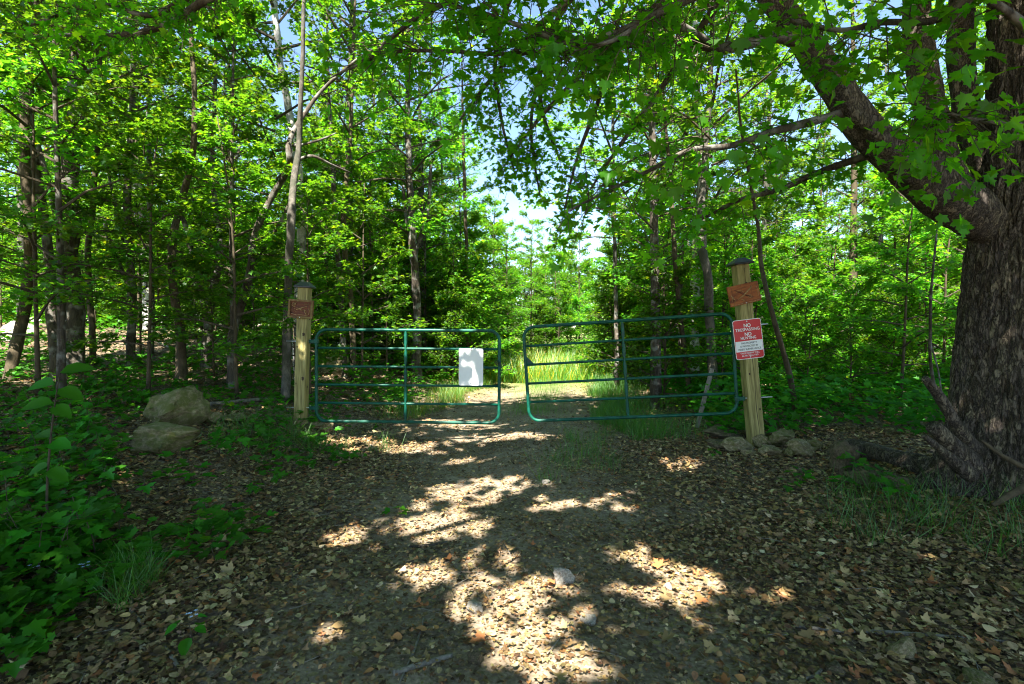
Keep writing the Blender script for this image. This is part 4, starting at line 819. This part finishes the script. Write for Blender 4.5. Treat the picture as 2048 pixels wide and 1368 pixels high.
# blank sign on the gate -------------------------------------------------
bs_ = thing('blank_sign', 'blank white rectangular sign tied to the bars of the gate', 'sign'); c_ = P(942, 734, 6.90); bs_.matrix_basis = gL[1].to_3x3().to_4x4(); bs_.location = c_
put('sign_plate', MB().prism(rrect(0.328, 0.50, 0.018), -0.002, 0.001).mesh('sign_plate'), M['white'], bs_)
for z in (0.245, -0.245):
    put('cable_tie', MB().tube([(0, 0.06, z+0.02), (0.0, -0.006, z+0.02), (0.002, -0.006, z-0.03*(1 if z > 0 else -1)), (0, 0.03, z-0.03*(1 if z > 0 else -1))], 0.003, 6).mesh('cable_tie'), M['black'], bs_)
# chain on the gate end
ch = thing('chain', 'short dark chain wrapped round the end of the blank-sign gate', 'chain', P(1000, 728, 6.93))
def torus(rx, rz, r, n=12, k=6): return MB().tube([(rx*math.cos(2*math.pi*i/n), 0, rz*math.sin(2*math.pi*i/n)) for i in range(n)], r, k, closed=True).mesh('link', True)
lk = torus(0.012, 0.022, 0.004); lk.materials.append(M['black'])
for i, (dx, dy, dz, rx_, rz_) in enumerate([(-0.05,-0.03,0.035,60,0),(-0.025,-0.035,0.02,80,60),(0.0,-0.035,0.0,30,20),(0.018,-0.03,-0.03,10,80),(0.022,-0.02,-0.065,0,10),(0.022,-0.02,-0.10,5,90),(0.028,-0.01,-0.135,8,10),(-0.03,-0.03,-0.005,100,30)]):
    o = put('link', lk, None, ch); o.location = (dx, dy, dz); o.rotation_euler = (R(rx_*0.3), R(rx_), R(rz_))
# grey board leaning behind the sagging gate
b0 = gp(1393, 856); b1 = P(1424, 737, b0.y+0.25); bm_, bl_ = frame_from(Vector((b0.x, b0.y, b0.z-0.03)), b1)
o = put('leaning_board', bevel(MB().box((-0.032, -0.010, 0), (0.032, 0.010, bl_)).mesh('leaning_board'), 0.003, 1), M['dead']); o.matrix_basis = bm_
tag(o, 'weathered pale grey board leaning behind the sagging gate', 'board')

# ------------------------------------------------------------------ stones
def rock_mesh(name, seed, sub=3, cuts=11, rough=0.2):
    rng = random.Random(seed); bm = bmesh.new(); bmesh.ops.create_icosphere(bm, subdivisions=sub, radius=1.0)
    off = Vector((rng.uniform(-50, 50), rng.uniform(-50, 50), rng.uniform(-50, 50)))
    pl = []
    for k in range(cuts):
        n = Vector((rng.gauss(0,1), rng.gauss(0,1), rng.gauss(0,0.8))).normalized(); pl.append((n, rng.uniform(0.48, 0.8)))
    for v in bm.verts:
        p = v.co.copy()
        for n, d in pl:
            e = p.dot(n) - d
            if e > 0: p -= n*e*0.99
        lay = abs(noise.noise(Vector((p.x*0.9, p.y*0.9, p.z*3.2+0.6*p.x))+off)); p -= p.normalized()*0.14*max(0.0, 1-lay/0.10)
        p += p.normalized()*(rough*noise.noise(p*1.6+off) + rough*0.45*noise.noise(p*4.2+off) + rough*0.2*noise.noise(p*10+off))
        v.co = p
    me = bpy.data.meshes.new(name); bm.to_mesh(me); bm.free()
    me.polygons.foreach_set('use_smooth', np.ones(len(me.polygons), bool)); return me
def rock(name, label, cat, px, py_base, wpx, hpx, mat, seed, depth=0.9, rz=0.0, tilt=0.0, group=None, Y=None, sub=4, lift=0.0):
    g = gp(px, py_base) if Y is None else P(px, py_base, Y)
    k = g.y/F; o = put(name, rock_mesh(name, seed, sub), M[mat])
    sx, sz = wpx*k/2*1.14, hpx*k/2*1.22
    o.scale = (sx, max(sx, sz)*depth, sz); o.rotation_euler = (0, tilt, rz)
    o.location = (g.x, g.y + sx*0.3, g.z + sz*0.66 + lift)
    return tag(o, label, cat, group)
rock('boulder', 'large tan mossy boulder with a sloping back among seedlings', 'boulder', 338, 856, 118, 78, 'rock_moss', 3, 0.9, 0.2, -0.42, sub=4)
rock('boulder', 'broad low mossy boulder lying in front of the large sloping one', 'boulder', 305, 908, 146, 58, 'rock_moss', 8, 0.8, -0.1, 0.05, sub=4)
rock('rock', 'small pale grey rock close against the large sloping boulder', 'rock', 412, 850, 48, 36, 'rock', 11, 1.0)
rock('rock', 'small rock half hidden in grass a little past the pale grey rock', 'rock', 468, 846, 50, 20, 'rock_moss', 12)
rock('rock', 'low flat rock peeping out beside the broad low boulder', 'rock', 184, 862, 46, 18, 'rock_moss', 13)
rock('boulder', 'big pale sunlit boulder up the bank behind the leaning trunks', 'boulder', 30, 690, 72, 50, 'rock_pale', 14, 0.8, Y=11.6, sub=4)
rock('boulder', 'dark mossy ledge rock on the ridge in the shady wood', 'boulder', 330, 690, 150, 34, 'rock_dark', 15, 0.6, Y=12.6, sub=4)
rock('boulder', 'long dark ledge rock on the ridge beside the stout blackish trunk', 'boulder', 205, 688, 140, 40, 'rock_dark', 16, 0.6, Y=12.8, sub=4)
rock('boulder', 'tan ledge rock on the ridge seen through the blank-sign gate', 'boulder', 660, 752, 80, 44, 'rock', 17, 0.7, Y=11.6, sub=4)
for i, (px, py, wd, ht, mt, lab) in enumerate([
    (1478,906,60,30,'rock','broad light stone at the foot of the tall post, with a flat top'), (1525,898,34,26,'rock','small round stone leaning against the foot of the tall post'), (1574,892,72,40,'rock_moss','large humped stone in the pile at the tall post'),
    (1542,912,56,26,'rock','rounded stone at the front of the pile at the tall post'), (1606,914,58,34,'rock','blocky stone at the outer end of the pile at the tall post'), (1455,880,92,26,'rock_dark','dark tilted slab lying behind the broad light stone'), (1440,899,52,18,'rock_dark','small dark slab under the tilted slab at the tall post'), (1580,913,26,18,'rock_moss','little mossy stone wedged between two rounded stones of the pile'), (1632,906,44,26,'rock_moss','low stone just past the blocky outer end of the pile'), (1500,914,30,16,'rock','small flat stone between the broad light stone and the rounded front stone')]):
    rock('stone', lab, 'stone', px, py, wd, ht, mt, 30+i, 0.8, 0.3*i, 0.15*math.sin(i*2.0))
for i, (px, py, wd, ht, lab) in enumerate([(622,858,44,15,'flat stone at the foot of the yellowish post'), (650,867,30,24,'rounded stone standing just under the hinge end of the blank-sign gate'), (592,852,40,14,'low stone half under leaves behind the yellowish post foot')]):
    rock('stone', lab, 'stone', px, py, wd, ht, 'rock', 50+i, 0.8, 0.5*i)
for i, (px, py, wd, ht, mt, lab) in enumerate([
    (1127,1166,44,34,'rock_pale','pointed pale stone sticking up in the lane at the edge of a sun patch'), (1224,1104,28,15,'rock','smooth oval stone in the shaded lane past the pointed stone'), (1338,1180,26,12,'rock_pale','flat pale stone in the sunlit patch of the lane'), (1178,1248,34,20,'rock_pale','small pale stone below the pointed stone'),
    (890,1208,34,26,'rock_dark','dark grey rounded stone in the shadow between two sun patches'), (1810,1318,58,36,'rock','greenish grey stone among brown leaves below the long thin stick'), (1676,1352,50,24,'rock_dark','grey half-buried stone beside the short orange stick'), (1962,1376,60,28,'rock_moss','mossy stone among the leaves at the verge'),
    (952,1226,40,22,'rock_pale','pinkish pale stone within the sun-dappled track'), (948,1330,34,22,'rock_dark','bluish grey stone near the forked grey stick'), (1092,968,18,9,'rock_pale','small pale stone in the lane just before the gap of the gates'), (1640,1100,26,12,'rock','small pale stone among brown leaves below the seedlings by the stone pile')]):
    rock('stone', lab, 'stone', px, py, wd, ht, mt, 170+i, 0.85, 0.7*i, sub=3)
rock('rock', 'brown upright rock between the stone pile and the fallen log', 'rock', 1692, 946, 66, 62, 'rock_dark', 90, 0.7, 0.2, 0.2, sub=4)
rock('rock', 'low earthy rock under the fallen log', 'rock', 1775, 980, 120, 34, 'rock_dark', 95, 0.7, 0.0, 0.1)

# ------------------------------------------------------------------ fallen wood
def stick(name, label, cat, pts, mat, group=None, lift=0.006, n=8):
    g = [gp(px, py) for px, py, w_ in pts]; rad = [max(w_*q.y/F/2, 0.003) for (px, py, w_), q in zip(pts, g)]
    g = [q + Vector((0, 0, r_*0.7 + lift)) for q, r_ in zip(g, rad)]; b = g[0].copy()
    P2, R2 = smooth_pts([q-b for q in g], rad, 5)
    o = put(name, MB().tube(P2, R2, n, wob=0.3).mesh(name, True), M[mat]); o.location = b; return tag(o, label, cat)
lg = stick('fallen_log', 'dark rotting fallen log lying between the old maple and the stone pile', 'log', [(1690,905,30),(1760,922,36),(1830,944,40),(1900,968,40)], 'bark_maple', n=24)
stick('stick', 'long thin grey stick lying across brown leaves by the verge', 'stick', [(1588,1256,6),(1680,1266,8),(1770,1270,9),(1880,1276,6),(2015,1288,6)], 'dead')
stick('stick', 'short thick orange-brown broken stick under the long thin one', 'stick', [(1588,1278,9),(1612,1286,10),(1640,1296,8)], 'deadbrown')
stick('stick', 'thick grey forked-looking stick at the shaded edge of the lane', 'stick', [(786,1354,13),(840,1336,12),(905,1316,9)], 'dead')
stick('twig', 'thin upright-lying twig crossing the thick grey stick', 'twig', [(800,1368,4),(830,1300,5),(848,1240,3)], 'dead')
stick('stick', 'bare grey stick slanting through the grass tuft on the bank side', 'stick', [(262,1228,7),(270,1180,6),(288,1140,5),(304,1108,4)], 'dead')
stick('twig', 'short pale twig end lying below the bare grey slanting stick', 'twig', [(262,1226,6),(285,1252,7)], 'dead')
stick('stick', 'brown stick lying in the sun patch of the lane', 'stick', [(818,1098,6),(860,1094,6),(895,1088,5)], 'bark_dark')
stick('twig', 'thin pale twig among leaves below the grass by the old maple', 'twig', [(1915,1142,4),(1955,1122,3)], 'dead')
stick('stick', 'curved grey stick by the half-buried stone', 'stick', [(1590,1368,7),(1630,1355,7),(1655,1330,5)], 'dead')
stick('stick', 'brown stick lying near the bank-side flowers', 'stick', [(330,1300,8),(345,1320,9),(356,1338,7)], 'dead')
stick('fallen_branch', 'long fallen branch lying through the seedlings behind the large boulder', 'branch', [(420,812,9),(480,806,8),(560,800,8),(610,798,5)], 'dead')
stick('fallen_branch', 'pale dead branch on the bank among the shady trunks', 'branch', [(315,690,4),(345,705,5),(355,730,4)], 'dead', lift=0.05)
stick('fallen_branch', 'low fallen branch half hidden at the outer bank', 'branch', [(5,860,10),(60,856,9),(110,852,7)], 'dead')

# ------------------------------------------------------------------ dry leaves
PAL = np.array([1.12, 1.02, 0.84])*np.array([(0.23,0.165,0.080),(0.31,0.235,0.125),(0.15,0.098,0.048),(0.39,0.305,0.18),(0.08,0.052,0.027),(0.27,0.22,0.125),(0.34,0.18,0.08),(0.18,0.135,0.07),(0.46,0.385,0.26),(0.25,0.11,0.045)])
PW = np.array([3,3,3,1.6,2.2,2,0.8,2.5,0.7,0.6]); PW = PW/PW.sum()
def crumple(T, k): 
    T = T.copy(); x, y = T[:,0], T[:,1]
    T[:,2] = 0.95*(0.9*x*x*(1 if k % 2 else -0.6) + 0.35*np.sin(3*y+k) *0.3 + 0.5*(y-0.4)**2*(1 if k % 3 else -0.7) + 0.18*x*np.sin(5*y+k)); return T
def litter_pts(rng, n, y0, y1, xw, keepfn):
    y = np.sqrt(rng.uniform(y0*y0, y1*y1, n)); x = rng.uniform(-1, 1, n)*(xw*y+0.6)
    k = keepfn(x, y, rng.random(n)); return x[k], y[k]
def density(x, y, r):
    xr_ = x - pathx(y); lane = np.exp(-(xr_/1.25)**4); clump = 0.5+0.5*np.sin(x*2.3+2*np.sin(y*1.7))*np.sin(y*2.9+1.4*np.sin(x*2.1))
    bare = lane*(0.12 + 0.5*clump); bare = np.where(y > 9, np.maximum(bare, lane*0.75), bare); return r > bare
rl = np.random.default_rng(21); parts = []
for k in range(6):
    T = crumple((MAPLE_MID, OVAL, MAPLE_MID, OVAL, MAPLE_MID, MAPLE_HI)[k], k)
    xs, ys, ss = [], [], []
    for n, y0, y1, lo, hi in ((9600, 1.5, 4.0, 0.018, 0.062), (9000, 4.0, 7.0, 0.022, 0.070), (6200, 7.0, 15.0, 0.04, 0.09)):
        if k == 5: n = n//3
        a, b = litter_pts(rl, n, y0, y1, 1.35, density); xs.append(a); ys.append(b); ss.append(rl.uniform(lo, hi, len(a)))
    x = np.concatenate(xs); y = np.concatenate(ys); s = np.concatenate(ss); n = len(x)
    lane = np.exp(-((x-pathx(y))/1.3)**4); s = s*(1-0.35*lane)
    z = H(x, y) + rl.uniform(0.002, 0.03, n); pos = np.stack([x, y, z], -1)
    nrm = np.array([0,0,1.0]) + rl.normal(0, 0.22, (n, 3)); head = rl.normal(0, 1, (n, 3))*np.array([1,1,0.15]); s = s*np.where(rl.random(n) < 0.35, 0.6, 1.0)
    c = PAL[rl.choice(len(PAL), n, p=PW)]*rl.uniform(0.5, 1.3, (n, 1))*rl.normal(1, 0.07, (n, 3)); c = np.concatenate([c, np.ones((n, 1))], 1)
    me = leaf_mesh('leaf_litter', T, pos - np.array([0,0,0]), nrm, head, s, c); parts.append(me)
bm = bmesh.new()
lit = put('leaf_litter', parts[0], M['litter'], ground, kind='stuff')
for me in parts[1:]: put('leaf_litter', me, M['litter'], ground, kind='stuff')
bm.free()
# crumbs of broken leaf and bark
n = 30000; y = np.sqrt(rl.uniform(1.5**2, 9.0**2, n)); x = rl.uniform(-1, 1, n)*(1.05*y+0.4); pos = np.stack([x, y, H(x, y)+rl.uniform(0.001, 0.014, n)], -1)
c = PAL[rl.choice(len(PAL), n, p=PW)]*rl.uniform(0.5, 1.35, (n, 1)); c = np.concatenate([c, np.ones((n, 1))], 1)
put('leaf_crumbs', leaf_mesh('leaf_crumbs', KITE, pos, np.array([0,0,1.0])+rl.normal(0, 0.35, (n, 3)), rl.normal(0, 1, (n, 3))*np.array([1,1,0.2]), rl.uniform(0.010, 0.034, n), c), M['litter'], ground, kind='stuff')
tw = MB(); rt = random.Random(77)
for k in range(240):
    yy = math.sqrt(rt.uniform(1.9**2, 8.0**2)); xx = rt.uniform(-1, 1)*yy; a = rt.uniform(0, 6.28); L_ = rt.uniform(0.05, 0.30); r_ = rt.uniform(0.0012, 0.0035); bnd = rt.uniform(-0.3, 0.3)
    pts = []
    for q in range(4):
        t = q/3-0.5; x1 = xx + L_*t*math.cos(a+bnd*t); y1 = yy + L_*t*math.sin(a+bnd*t); pts.append((x1, y1, hz(x1, y1)+0.014+r_+0.01*abs(math.sin(k+q))))
    tw.tube(pts, [r_, r_, r_*0.8, r_*0.5], 5)
put('twig_litter', tw.mesh('twig_litter', True), M['dead'], ground, kind='stuff')
# nearest fallen leaves, each a piece of its own
DRY = []
for k in range(10):
    me = leaf_mesh('dry_leaf', crumple(MAPLE_HI if k % 2 else OVAL, k), np.zeros((1,3)), np.array([[0,0,1.0]]), np.array([[0,1.0,0]]), [1.0], np.array([[*(PAL[k]*1.15), 1.0]])); me.materials.append(M['litter']); DRY.append(me)
for i in range(300):
    yy = math.sqrt(rl.uniform(1.9**2, 3.6**2)); xx = rl.uniform(-1, 1)*1.0*yy
    if abs(xx-0.1) < 0.8 and rl.random() < 0.6: xx += 1.3*(1 if rl.random() < 0.5 else -1)
    leaf_obj(ground, Vector((0,0,0)), (xx, yy, hz(xx, yy)+rl.uniform(0.02, 0.034)), Vector((0,0,1))+Vector(rl.normal(0, 0.28, 3)), Vector((rl.normal(), rl.normal(), 0)), float(rl.uniform(0.045, 0.08)), DRY, 'dry_leaf', i)

# ------------------------------------------------------------------ seedlings and ground plants
LEAFG = []
for k in range(4):
    T = MAPLE_HI*np.array([1, 1, (0.7, 1.0, 1.4, 1.0)[k]]) if k < 3 else OVAL
    v = (0.85, 1.0, 1.25, 1.0)[k]; me = leaf_mesh('leaf', T, np.zeros((1,3)), np.array([[0,0,1.0]]), np.array([[0,1.0,0]]), [1.0], np.array([[v, v, v, 1.0]])); me.materials.append(M['leaf_ground']); LEAFG.append(me)
def seedling(px, py, h, label, group, nleaf, lsz, rng, kinds=(0, 1, 2), base=None):
    g = base or gp(px, py); g = Vector((g.x, g.y, hz(g.x, g.y)))
    t = thing('maple_seedling' if 3 not in kinds else 'leafy_seedling', label, 'seedling', g, 0, group)
    a = rng.uniform(0, 6.28); ln_ = h*0.25; pts = [Vector((0,0,-0.02)), Vector((ln_*0.3*math.cos(a), ln_*0.3*math.sin(a), h*0.5)), Vector((ln_*math.cos(a), ln_*math.sin(a), h))]
    st = MB().tube(pts, [0.004, 0.003, 0.0018], 5)
    for i in range(nleaf):
        f = 0.35 + 0.65*(i//2*2+1)/max(nleaf, 2); f = min(f, 1.0); s = pts[0].lerp(pts[1], f*2) if f < 0.5 else pts[1].lerp(pts[2], f*2-1)
        aa = a + i*math.pi + (i//2)*1.35 + rng.uniform(-0.3, 0.3); pl = lsz*rng.uniform(0.3, 0.8)
        d = Vector((math.cos(aa), math.sin(aa), rng.uniform(0.1, 0.5))); e = s + d*pl
        st.tube([s, e], [0.0015, 0.001], 4, caps=False)
        leaf_obj(t, Vector((0,0,0)), e, Vector((rng.gauss(0, 0.22), rng.gauss(0, 0.22)-0.12, 1)), Vector((d.x, d.y, -0.1)), lsz*rng.uniform(0.75, 1.2), LEAFG, 'leaf', rng.choice(kinds))
    put('stem', st.mesh('stem'), M['twig'], t); return t
rs_ = random.Random(31)
LB = 'shade-green maple seedling in the dense patch around the mossy boulders'; GB = 'seedlings around the boulders'
seen = []
while len(seen) < 62:
    px = rs_.uniform(0, 560); py = rs_.uniform(770, 1180)
    if py > 1000 and px > 330 - (py-1000)*0.9: continue
    if px > 420 and py > 960: continue
    if 225 < px < 440 and 790 < py < 985 : continue
    if any(abs(px-a)+abs(py-b) < 30 for a, b in seen): continue
    seen.append((px, py)); hh_ = rs_.uniform(0.14, 0.42); nl_ = rs_.choice((4, 6, 8)); sz_ = rs_.uniform(0.085, 0.13)
    where = min([(338,820,'the large sloping boulder'),(305,880,'the broad low boulder'),(412,835,'the small pale grey rock'),(96,1000,'the tall big-leaved shrub'),(184,858,'the low flat rock'),(240,1180,'the bare grey slanting stick'),(601,846,'the yellowish post'),(170,1180,'the pale blue flowers'),(30,760,'the olive brown leaning trunk'),(480,806,'the long fallen branch')], key=lambda a: (a[0]-px)**2+(a[1]-py)**2)[2]
    seedling(px, py, hh_, ('knee-high ' if hh_ > 0.32 else 'low ' if hh_ < 0.22 else '') + {4: 'four-leaved', 6: 'six-leaved', 8: 'eight-leaved'}[nl_] + (' broad-leaved' if sz_ > 0.11 else '') + ' maple seedling near ' + where, GB, nl_, sz_, rs_)
for px, py, h, lab in [(430,1128,0.10,'tiny bright seedling alone on the leaf litter below the boulders'),(366,1120,0.05,'pair of tiny yellow-green leaves on the litter of the bank side'),(505,985,0.06,'little seedling alone in the litter before the yellowish post'),(1600,975,0.16,'fresh green seedling clump before the stone pile'),(1575,985,0.10,'small round-leaved seedling beside the clump before the stone pile'),
                       (1430,915,0.07,'flat bright leaves at the inner foot of the stone pile'),(1720,960,0.24,'dark green seedling in front of the brown upright rock'),(1760,985,0.22,'dark seedling at the end of the fallen log'),(1800,1010,0.18,'dark seedling in the grass below the fallen log'),(1690,990,0.14,'low seedling in front of the fallen log'),(795,1032,0.04,'single lime green leaf pair in the sunny lane')]:
    seedling(px, py, h, lab, None, 4 if h < 0.12 else 8, 0.075 if h < 0.12 else 0.10, rs_)
# tall big-leaved plant near the bank
g = gp(96, 1080); bigp = thing('tall_shrub', 'tall thin-stemmed shrub with big oval leaves rising above the seedlings', 'shrub', Vector((g.x, g.y, hz(g.x, g.y))))
kY = g.y; zt = P(125, 745, kY).z - bigp.location.z
stp = [Vector((0,0,0)), Vector((0.0, 0, zt*0.3)), Vector((0.03, 0.0, zt*0.6)), Vector((0.06, 0, zt*0.8)), Vector((0.10, 0, zt))]
a_, r_ = smooth_pts(stp, [0.008, 0.007, 0.006, 0.004, 0.003], 4); put('stem', MB().tube(a_, r_, 6).mesh('stem', True), M['twig'], bigp)
for i, (lx, lz, sz, hx_, hz_) in enumerate([(0.10,1.0,0.26,0.5,0.9),(0.06,0.93,0.26,-1.0,0.2),(0.09,0.9,0.22,0.9,-0.1),(0.05,0.82,0.24,-1,-0.1),(0.05,0.8,0.20,0.6,-0.6),(0.03,0.62,0.20,-0.9,0.1),(0.03,0.58,0.22,0.9,0.0),(0.02,0.45,0.18,-0.8,-0.2),(0.01,0.42,0.2,0.8,-0.3),(0.0,0.3,0.16,-0.9,0.0)]):
    leaf_obj(bigp, Vector((0,0,0)), Vector((lx, 0, zt*lz)), Vector((rs_.uniform(-0.3,0.3), -0.55, 0.8)), Vector((hx_, rs_.uniform(-0.4,0.3), hz_)), sz*0.72, LEAFG[3:], 'leaf', 0)
# small flowers on the bank
for px, py, lab in [(385,1290,'low plant with pale blue flowers on the open leaf litter'),(170,1180,'pale blue flowering plant beside the grass tuft'),(70,1185,'pale blue flowering plant at the outer bank below the seedlings')]:
    t = seedling(px, py, 0.13, lab, None, 6, 0.075, rs_, (3,)); t.name = 'flowering_plant'; t['category'] = 'plant'
    for k in range(5):
        a = k*1.26; cx_, cy_, cz_ = 0.02*math.cos(a), 0.02*math.sin(a), 0.14+0.01*(k % 2)
        fl = MB()
        for q in range(5):
            b = q*1.2566; fl.add([(0,0,0),(0.006*math.cos(b-0.5),0.006*math.sin(b-0.5),0.003),(0.011*math.cos(b),0.011*math.sin(b),0.004),(0.006*math.cos(b+0.5),0.006*math.sin(b+0.5),0.003)], [(0,1,2,3)])
        o = put('flower', fl.mesh('flower'), M['petal'], t); o.location = (cx_, cy_, cz_)
# ground cover that nobody could count
def cover(name, label, n, gen, lo, hi, T, mat, zlo, zhi, seed, tilt=0.3, cluster=6):
    rng = np.random.default_rng(seed); nc = n//cluster; cx_, cy_ = gen(rng, nc); hc = rng.uniform(zlo, zhi, len(cx_))
    x = np.repeat(cx_, cluster) + rng.normal(0, 0.09, len(cx_)*cluster); y = np.repeat(cy_, cluster) + rng.normal(0, 0.09, len(cx_)*cluster); h = np.repeat(hc, cluster)*rng.uniform(0.6, 1.1, len(x))
    m = len(x); pos = np.stack([x, y, H(x, y)+h], -1)
    me = leaf_mesh(name, T, pos, np.array([0,-0.12,1.0])+rng.normal(0, tilt, (m, 3)), rng.normal(0, 1, (m, 3))*np.array([1,1,0.2]), rng.uniform(lo, hi, m), tints(rng, m, 0.6, 1.3, 0.03))
    o = put(name, me, M[mat]); o['kind'] = 'stuff'; o['label'] = label; o['category'] = 'ground cover'; return o
def gen_left(rng, n):
    y = rng.uniform(2.2, 10.5, n*2); x = -rng.uniform(0.0, 1.0, n*2)*(1.05*y-1.6) - 2.0 - 0.25*np.sin(y*3.1)
    free = np.ones(len(x), bool)
    for bx2, by2 in ((338, 862), (305, 920), (412, 860)):
        g2 = gp(bx2, by2); along = (g2.y - y)/max(g2.y, 1); free &= ~((np.abs(x/y - g2.x/g2.y) < 0.075) & (y < g2.y+0.35) & (y > g2.y*0.72))
    k = (rng.random(n*2) < 0.35+0.4*np.sin(x*1.3+y*0.8)**2) & (x > -1.05*y-0.6) & free; return x[k], y[k]
def gen_left_back(rng, n):
    y = rng.uniform(9, 18, n); x = pathx(y) - 2.1 - rng.uniform(0, 1, n)**1.3*(y*0.95); k = rng.random(n) < 0.35 + 0.5*np.sin(x*0.9+y)**2; return x[k], y[k]
def gen_right(rng, n):
    y = rng.uniform(6.4, 18, n); x = pathx(y) + 2.9 + rng.uniform(0, 1, n)**1.2*(y*0.85); return x, y
cover('ground_cover', 'low leafy seedlings carpeting the bank round the mossy boulders', 4200, gen_left, 0.05, 0.105, MAPLE_HI, 'leaf_ground', 0.04, 0.24, 41)
cover('ground_cover', 'leafy undergrowth below the trees beyond the blank-sign gate', 6500, gen_left_back, 0.08, 0.15, MAPLE_MID, 'leaf_ground', 0.1, 0.55, 42)
cover('ground_cover', 'leafy undergrowth of the thicket behind the red-sign post', 14000, gen_right, 0.08, 0.15, MAPLE_MID, 'leaf_ground', 0.1, 0.7, 43)

# ------------------------------------------------------------------ grass
GB_ = np.array([(-0.5,0,0),(-0.42,0.35,0.03),(-0.30,0.7,0.14),(0,1,0.36),(0.30,0.7,0.14),(0.42,0.35,0.03),(0.5,0,0)])
def grass(name, label, gen, n, llo, lhi, wd, seed, tl=0.7, th=1.3, yel=0.05, lean=0.35, dry=0.0):
    rng = np.random.default_rng(seed); x, y = gen(rng, n); m = len(x); L = rng.uniform(llo, lhi, m)
    T = GB_*np.array([wd, 1, 1.0]); pos = np.stack([x, y, H(x, y)-0.005], -1)
    a = rng.uniform(0, 6.28, m); nrm = np.stack([np.cos(a), np.sin(a), 0*a], -1); head = np.stack([rng.normal(0, lean, m), rng.normal(0, lean, m), np.ones(m)], -1)
    V = scatter(T, pos, nrm, head, L); k = len(T); base = (np.arange(m)*k)[:, None]
    tl_ = np.array([0,1,5,6, 1,2,4,5, 2,3,4]); loops = (base+tl_[None]).ravel(); counts = np.tile([4,4,3], m)
    c = tints(rng, m, tl, th, yel)
    if dry: d_ = rng.random(m) < dry; c[d_, 0] *= 3.5; c[d_, 1] *= 1.4
    o = put(name, build_mesh(name, V, loops, counts, np.repeat(c, k, 0)), M['grass']); o['kind'] = 'stuff'; o['label'] = label; o['category'] = 'grass'; return o
def tufts(cs, sd):
    def g(rng, n):
        cs_ = np.array(cs); i = rng.integers(0, len(cs_), n); return cs_[i,0]+rng.normal(0, 1, n)*cs_[i,2], cs_[i,1]+rng.normal(0, 1, n)*cs_[i,2]
    return g
def px_tufts(lst): return [(gp(px, py).x, gp(px, py).y, s) for px, py, s in lst]
rg = random.Random(8)
t1 = px_tufts([(rg.uniform(1640, 2080), rg.uniform(985, 1090), rg.uniform(0.05, 0.12)) for _ in range(34)] + [(1905,1075,0.07),(1930,1085,0.06),(2030,1080,0.08),(2000,1120,0.05)])
t1 = [(x, y, s) for x, y, s in t1 if x > 1.9 + 0.25*(3.6-y)]
grass('grass', 'long arching grass at the foot of the old maple', tufts(t1, 1), 900, 0.10, 0.32, 0.018, 51, 0.45, 0.95, 0.03, 0.5)
t2 = px_tufts([(rg.uniform(1080, 1220), rg.uniform(870, 965), 0.09) for _ in range(16)])
grass('grass', 'sparse grass strip growing in the middle of the lane', tufts(t2, 1), 900, 0.08, 0.24, 0.016, 52, 0.7, 1.3)
def gen_edge(rng, n):
    y = rng.uniform(6.9, 15, n); x = pathx(y) + 1.45 + np.abs(rng.normal(0, 0.55, n)) + 0.2*np.sin(y*2); return x, y
grass('grass', 'grass verge along the lane behind the sagging gate', gen_edge, 9000, 0.10, 0.38, 0.016, 53, 0.7, 1.3, 0.05)
def gen_edge2(rng, n):
    y = rng.uniform(8.5, 16, n); x = pathx(y) - 1.45 - np.abs(rng.normal(0, 0.4, n)) + 0.2*np.sin(y*2); return x, y
grass('grass', 'grass verge along the lane behind the blank-sign gate', gen_edge2, 5000, 0.10, 0.36, 0.016, 54, 0.8, 1.4, 0.1, dry=0.15)
def gen_mid(rng, n):
    y = rng.uniform(8.6, 18, n); x = pathx(y) + 0.25 + rng.normal(0, 0.22+0.035*(y-8), n); return x, y
grass('grass', 'grass ridge between the wheel tracks beyond the gates', gen_mid, 5000, 0.06, 0.22, 0.018, 55, 0.8, 1.4, 0.1)
def gen_field(rng, n):
    y = 14.5 + 24*rng.random(n)**1.5; x = pathx(y) + rng.uniform(-1, 1, n)*(2.3+0.32*(y-14)); return x, y
grass('grass', 'tall sunny grass of the clearing at the end of the lane', gen_field, 26000, 0.25, 0.75, 0.020, 56, 0.9, 1.5, 0.3, 0.25, dry=0.35)
t3 = px_tufts([(rg.uniform(440, 640), rg.uniform(840, 905), 0.10) for _ in range(16)] + [(rg.uniform(200, 300), rg.uniform(1150, 1210), 0.05) for _ in range(7)] + [(620,905,0.12),(690,898,0.1),(760,905,0.08),(540,880,0.1)])
grass('grass', 'thin grass about the yellowish post and the bank', tufts(t3, 1), 1500, 0.10, 0.32, 0.014, 57, 0.7, 1.2, 0.05, 0.55)
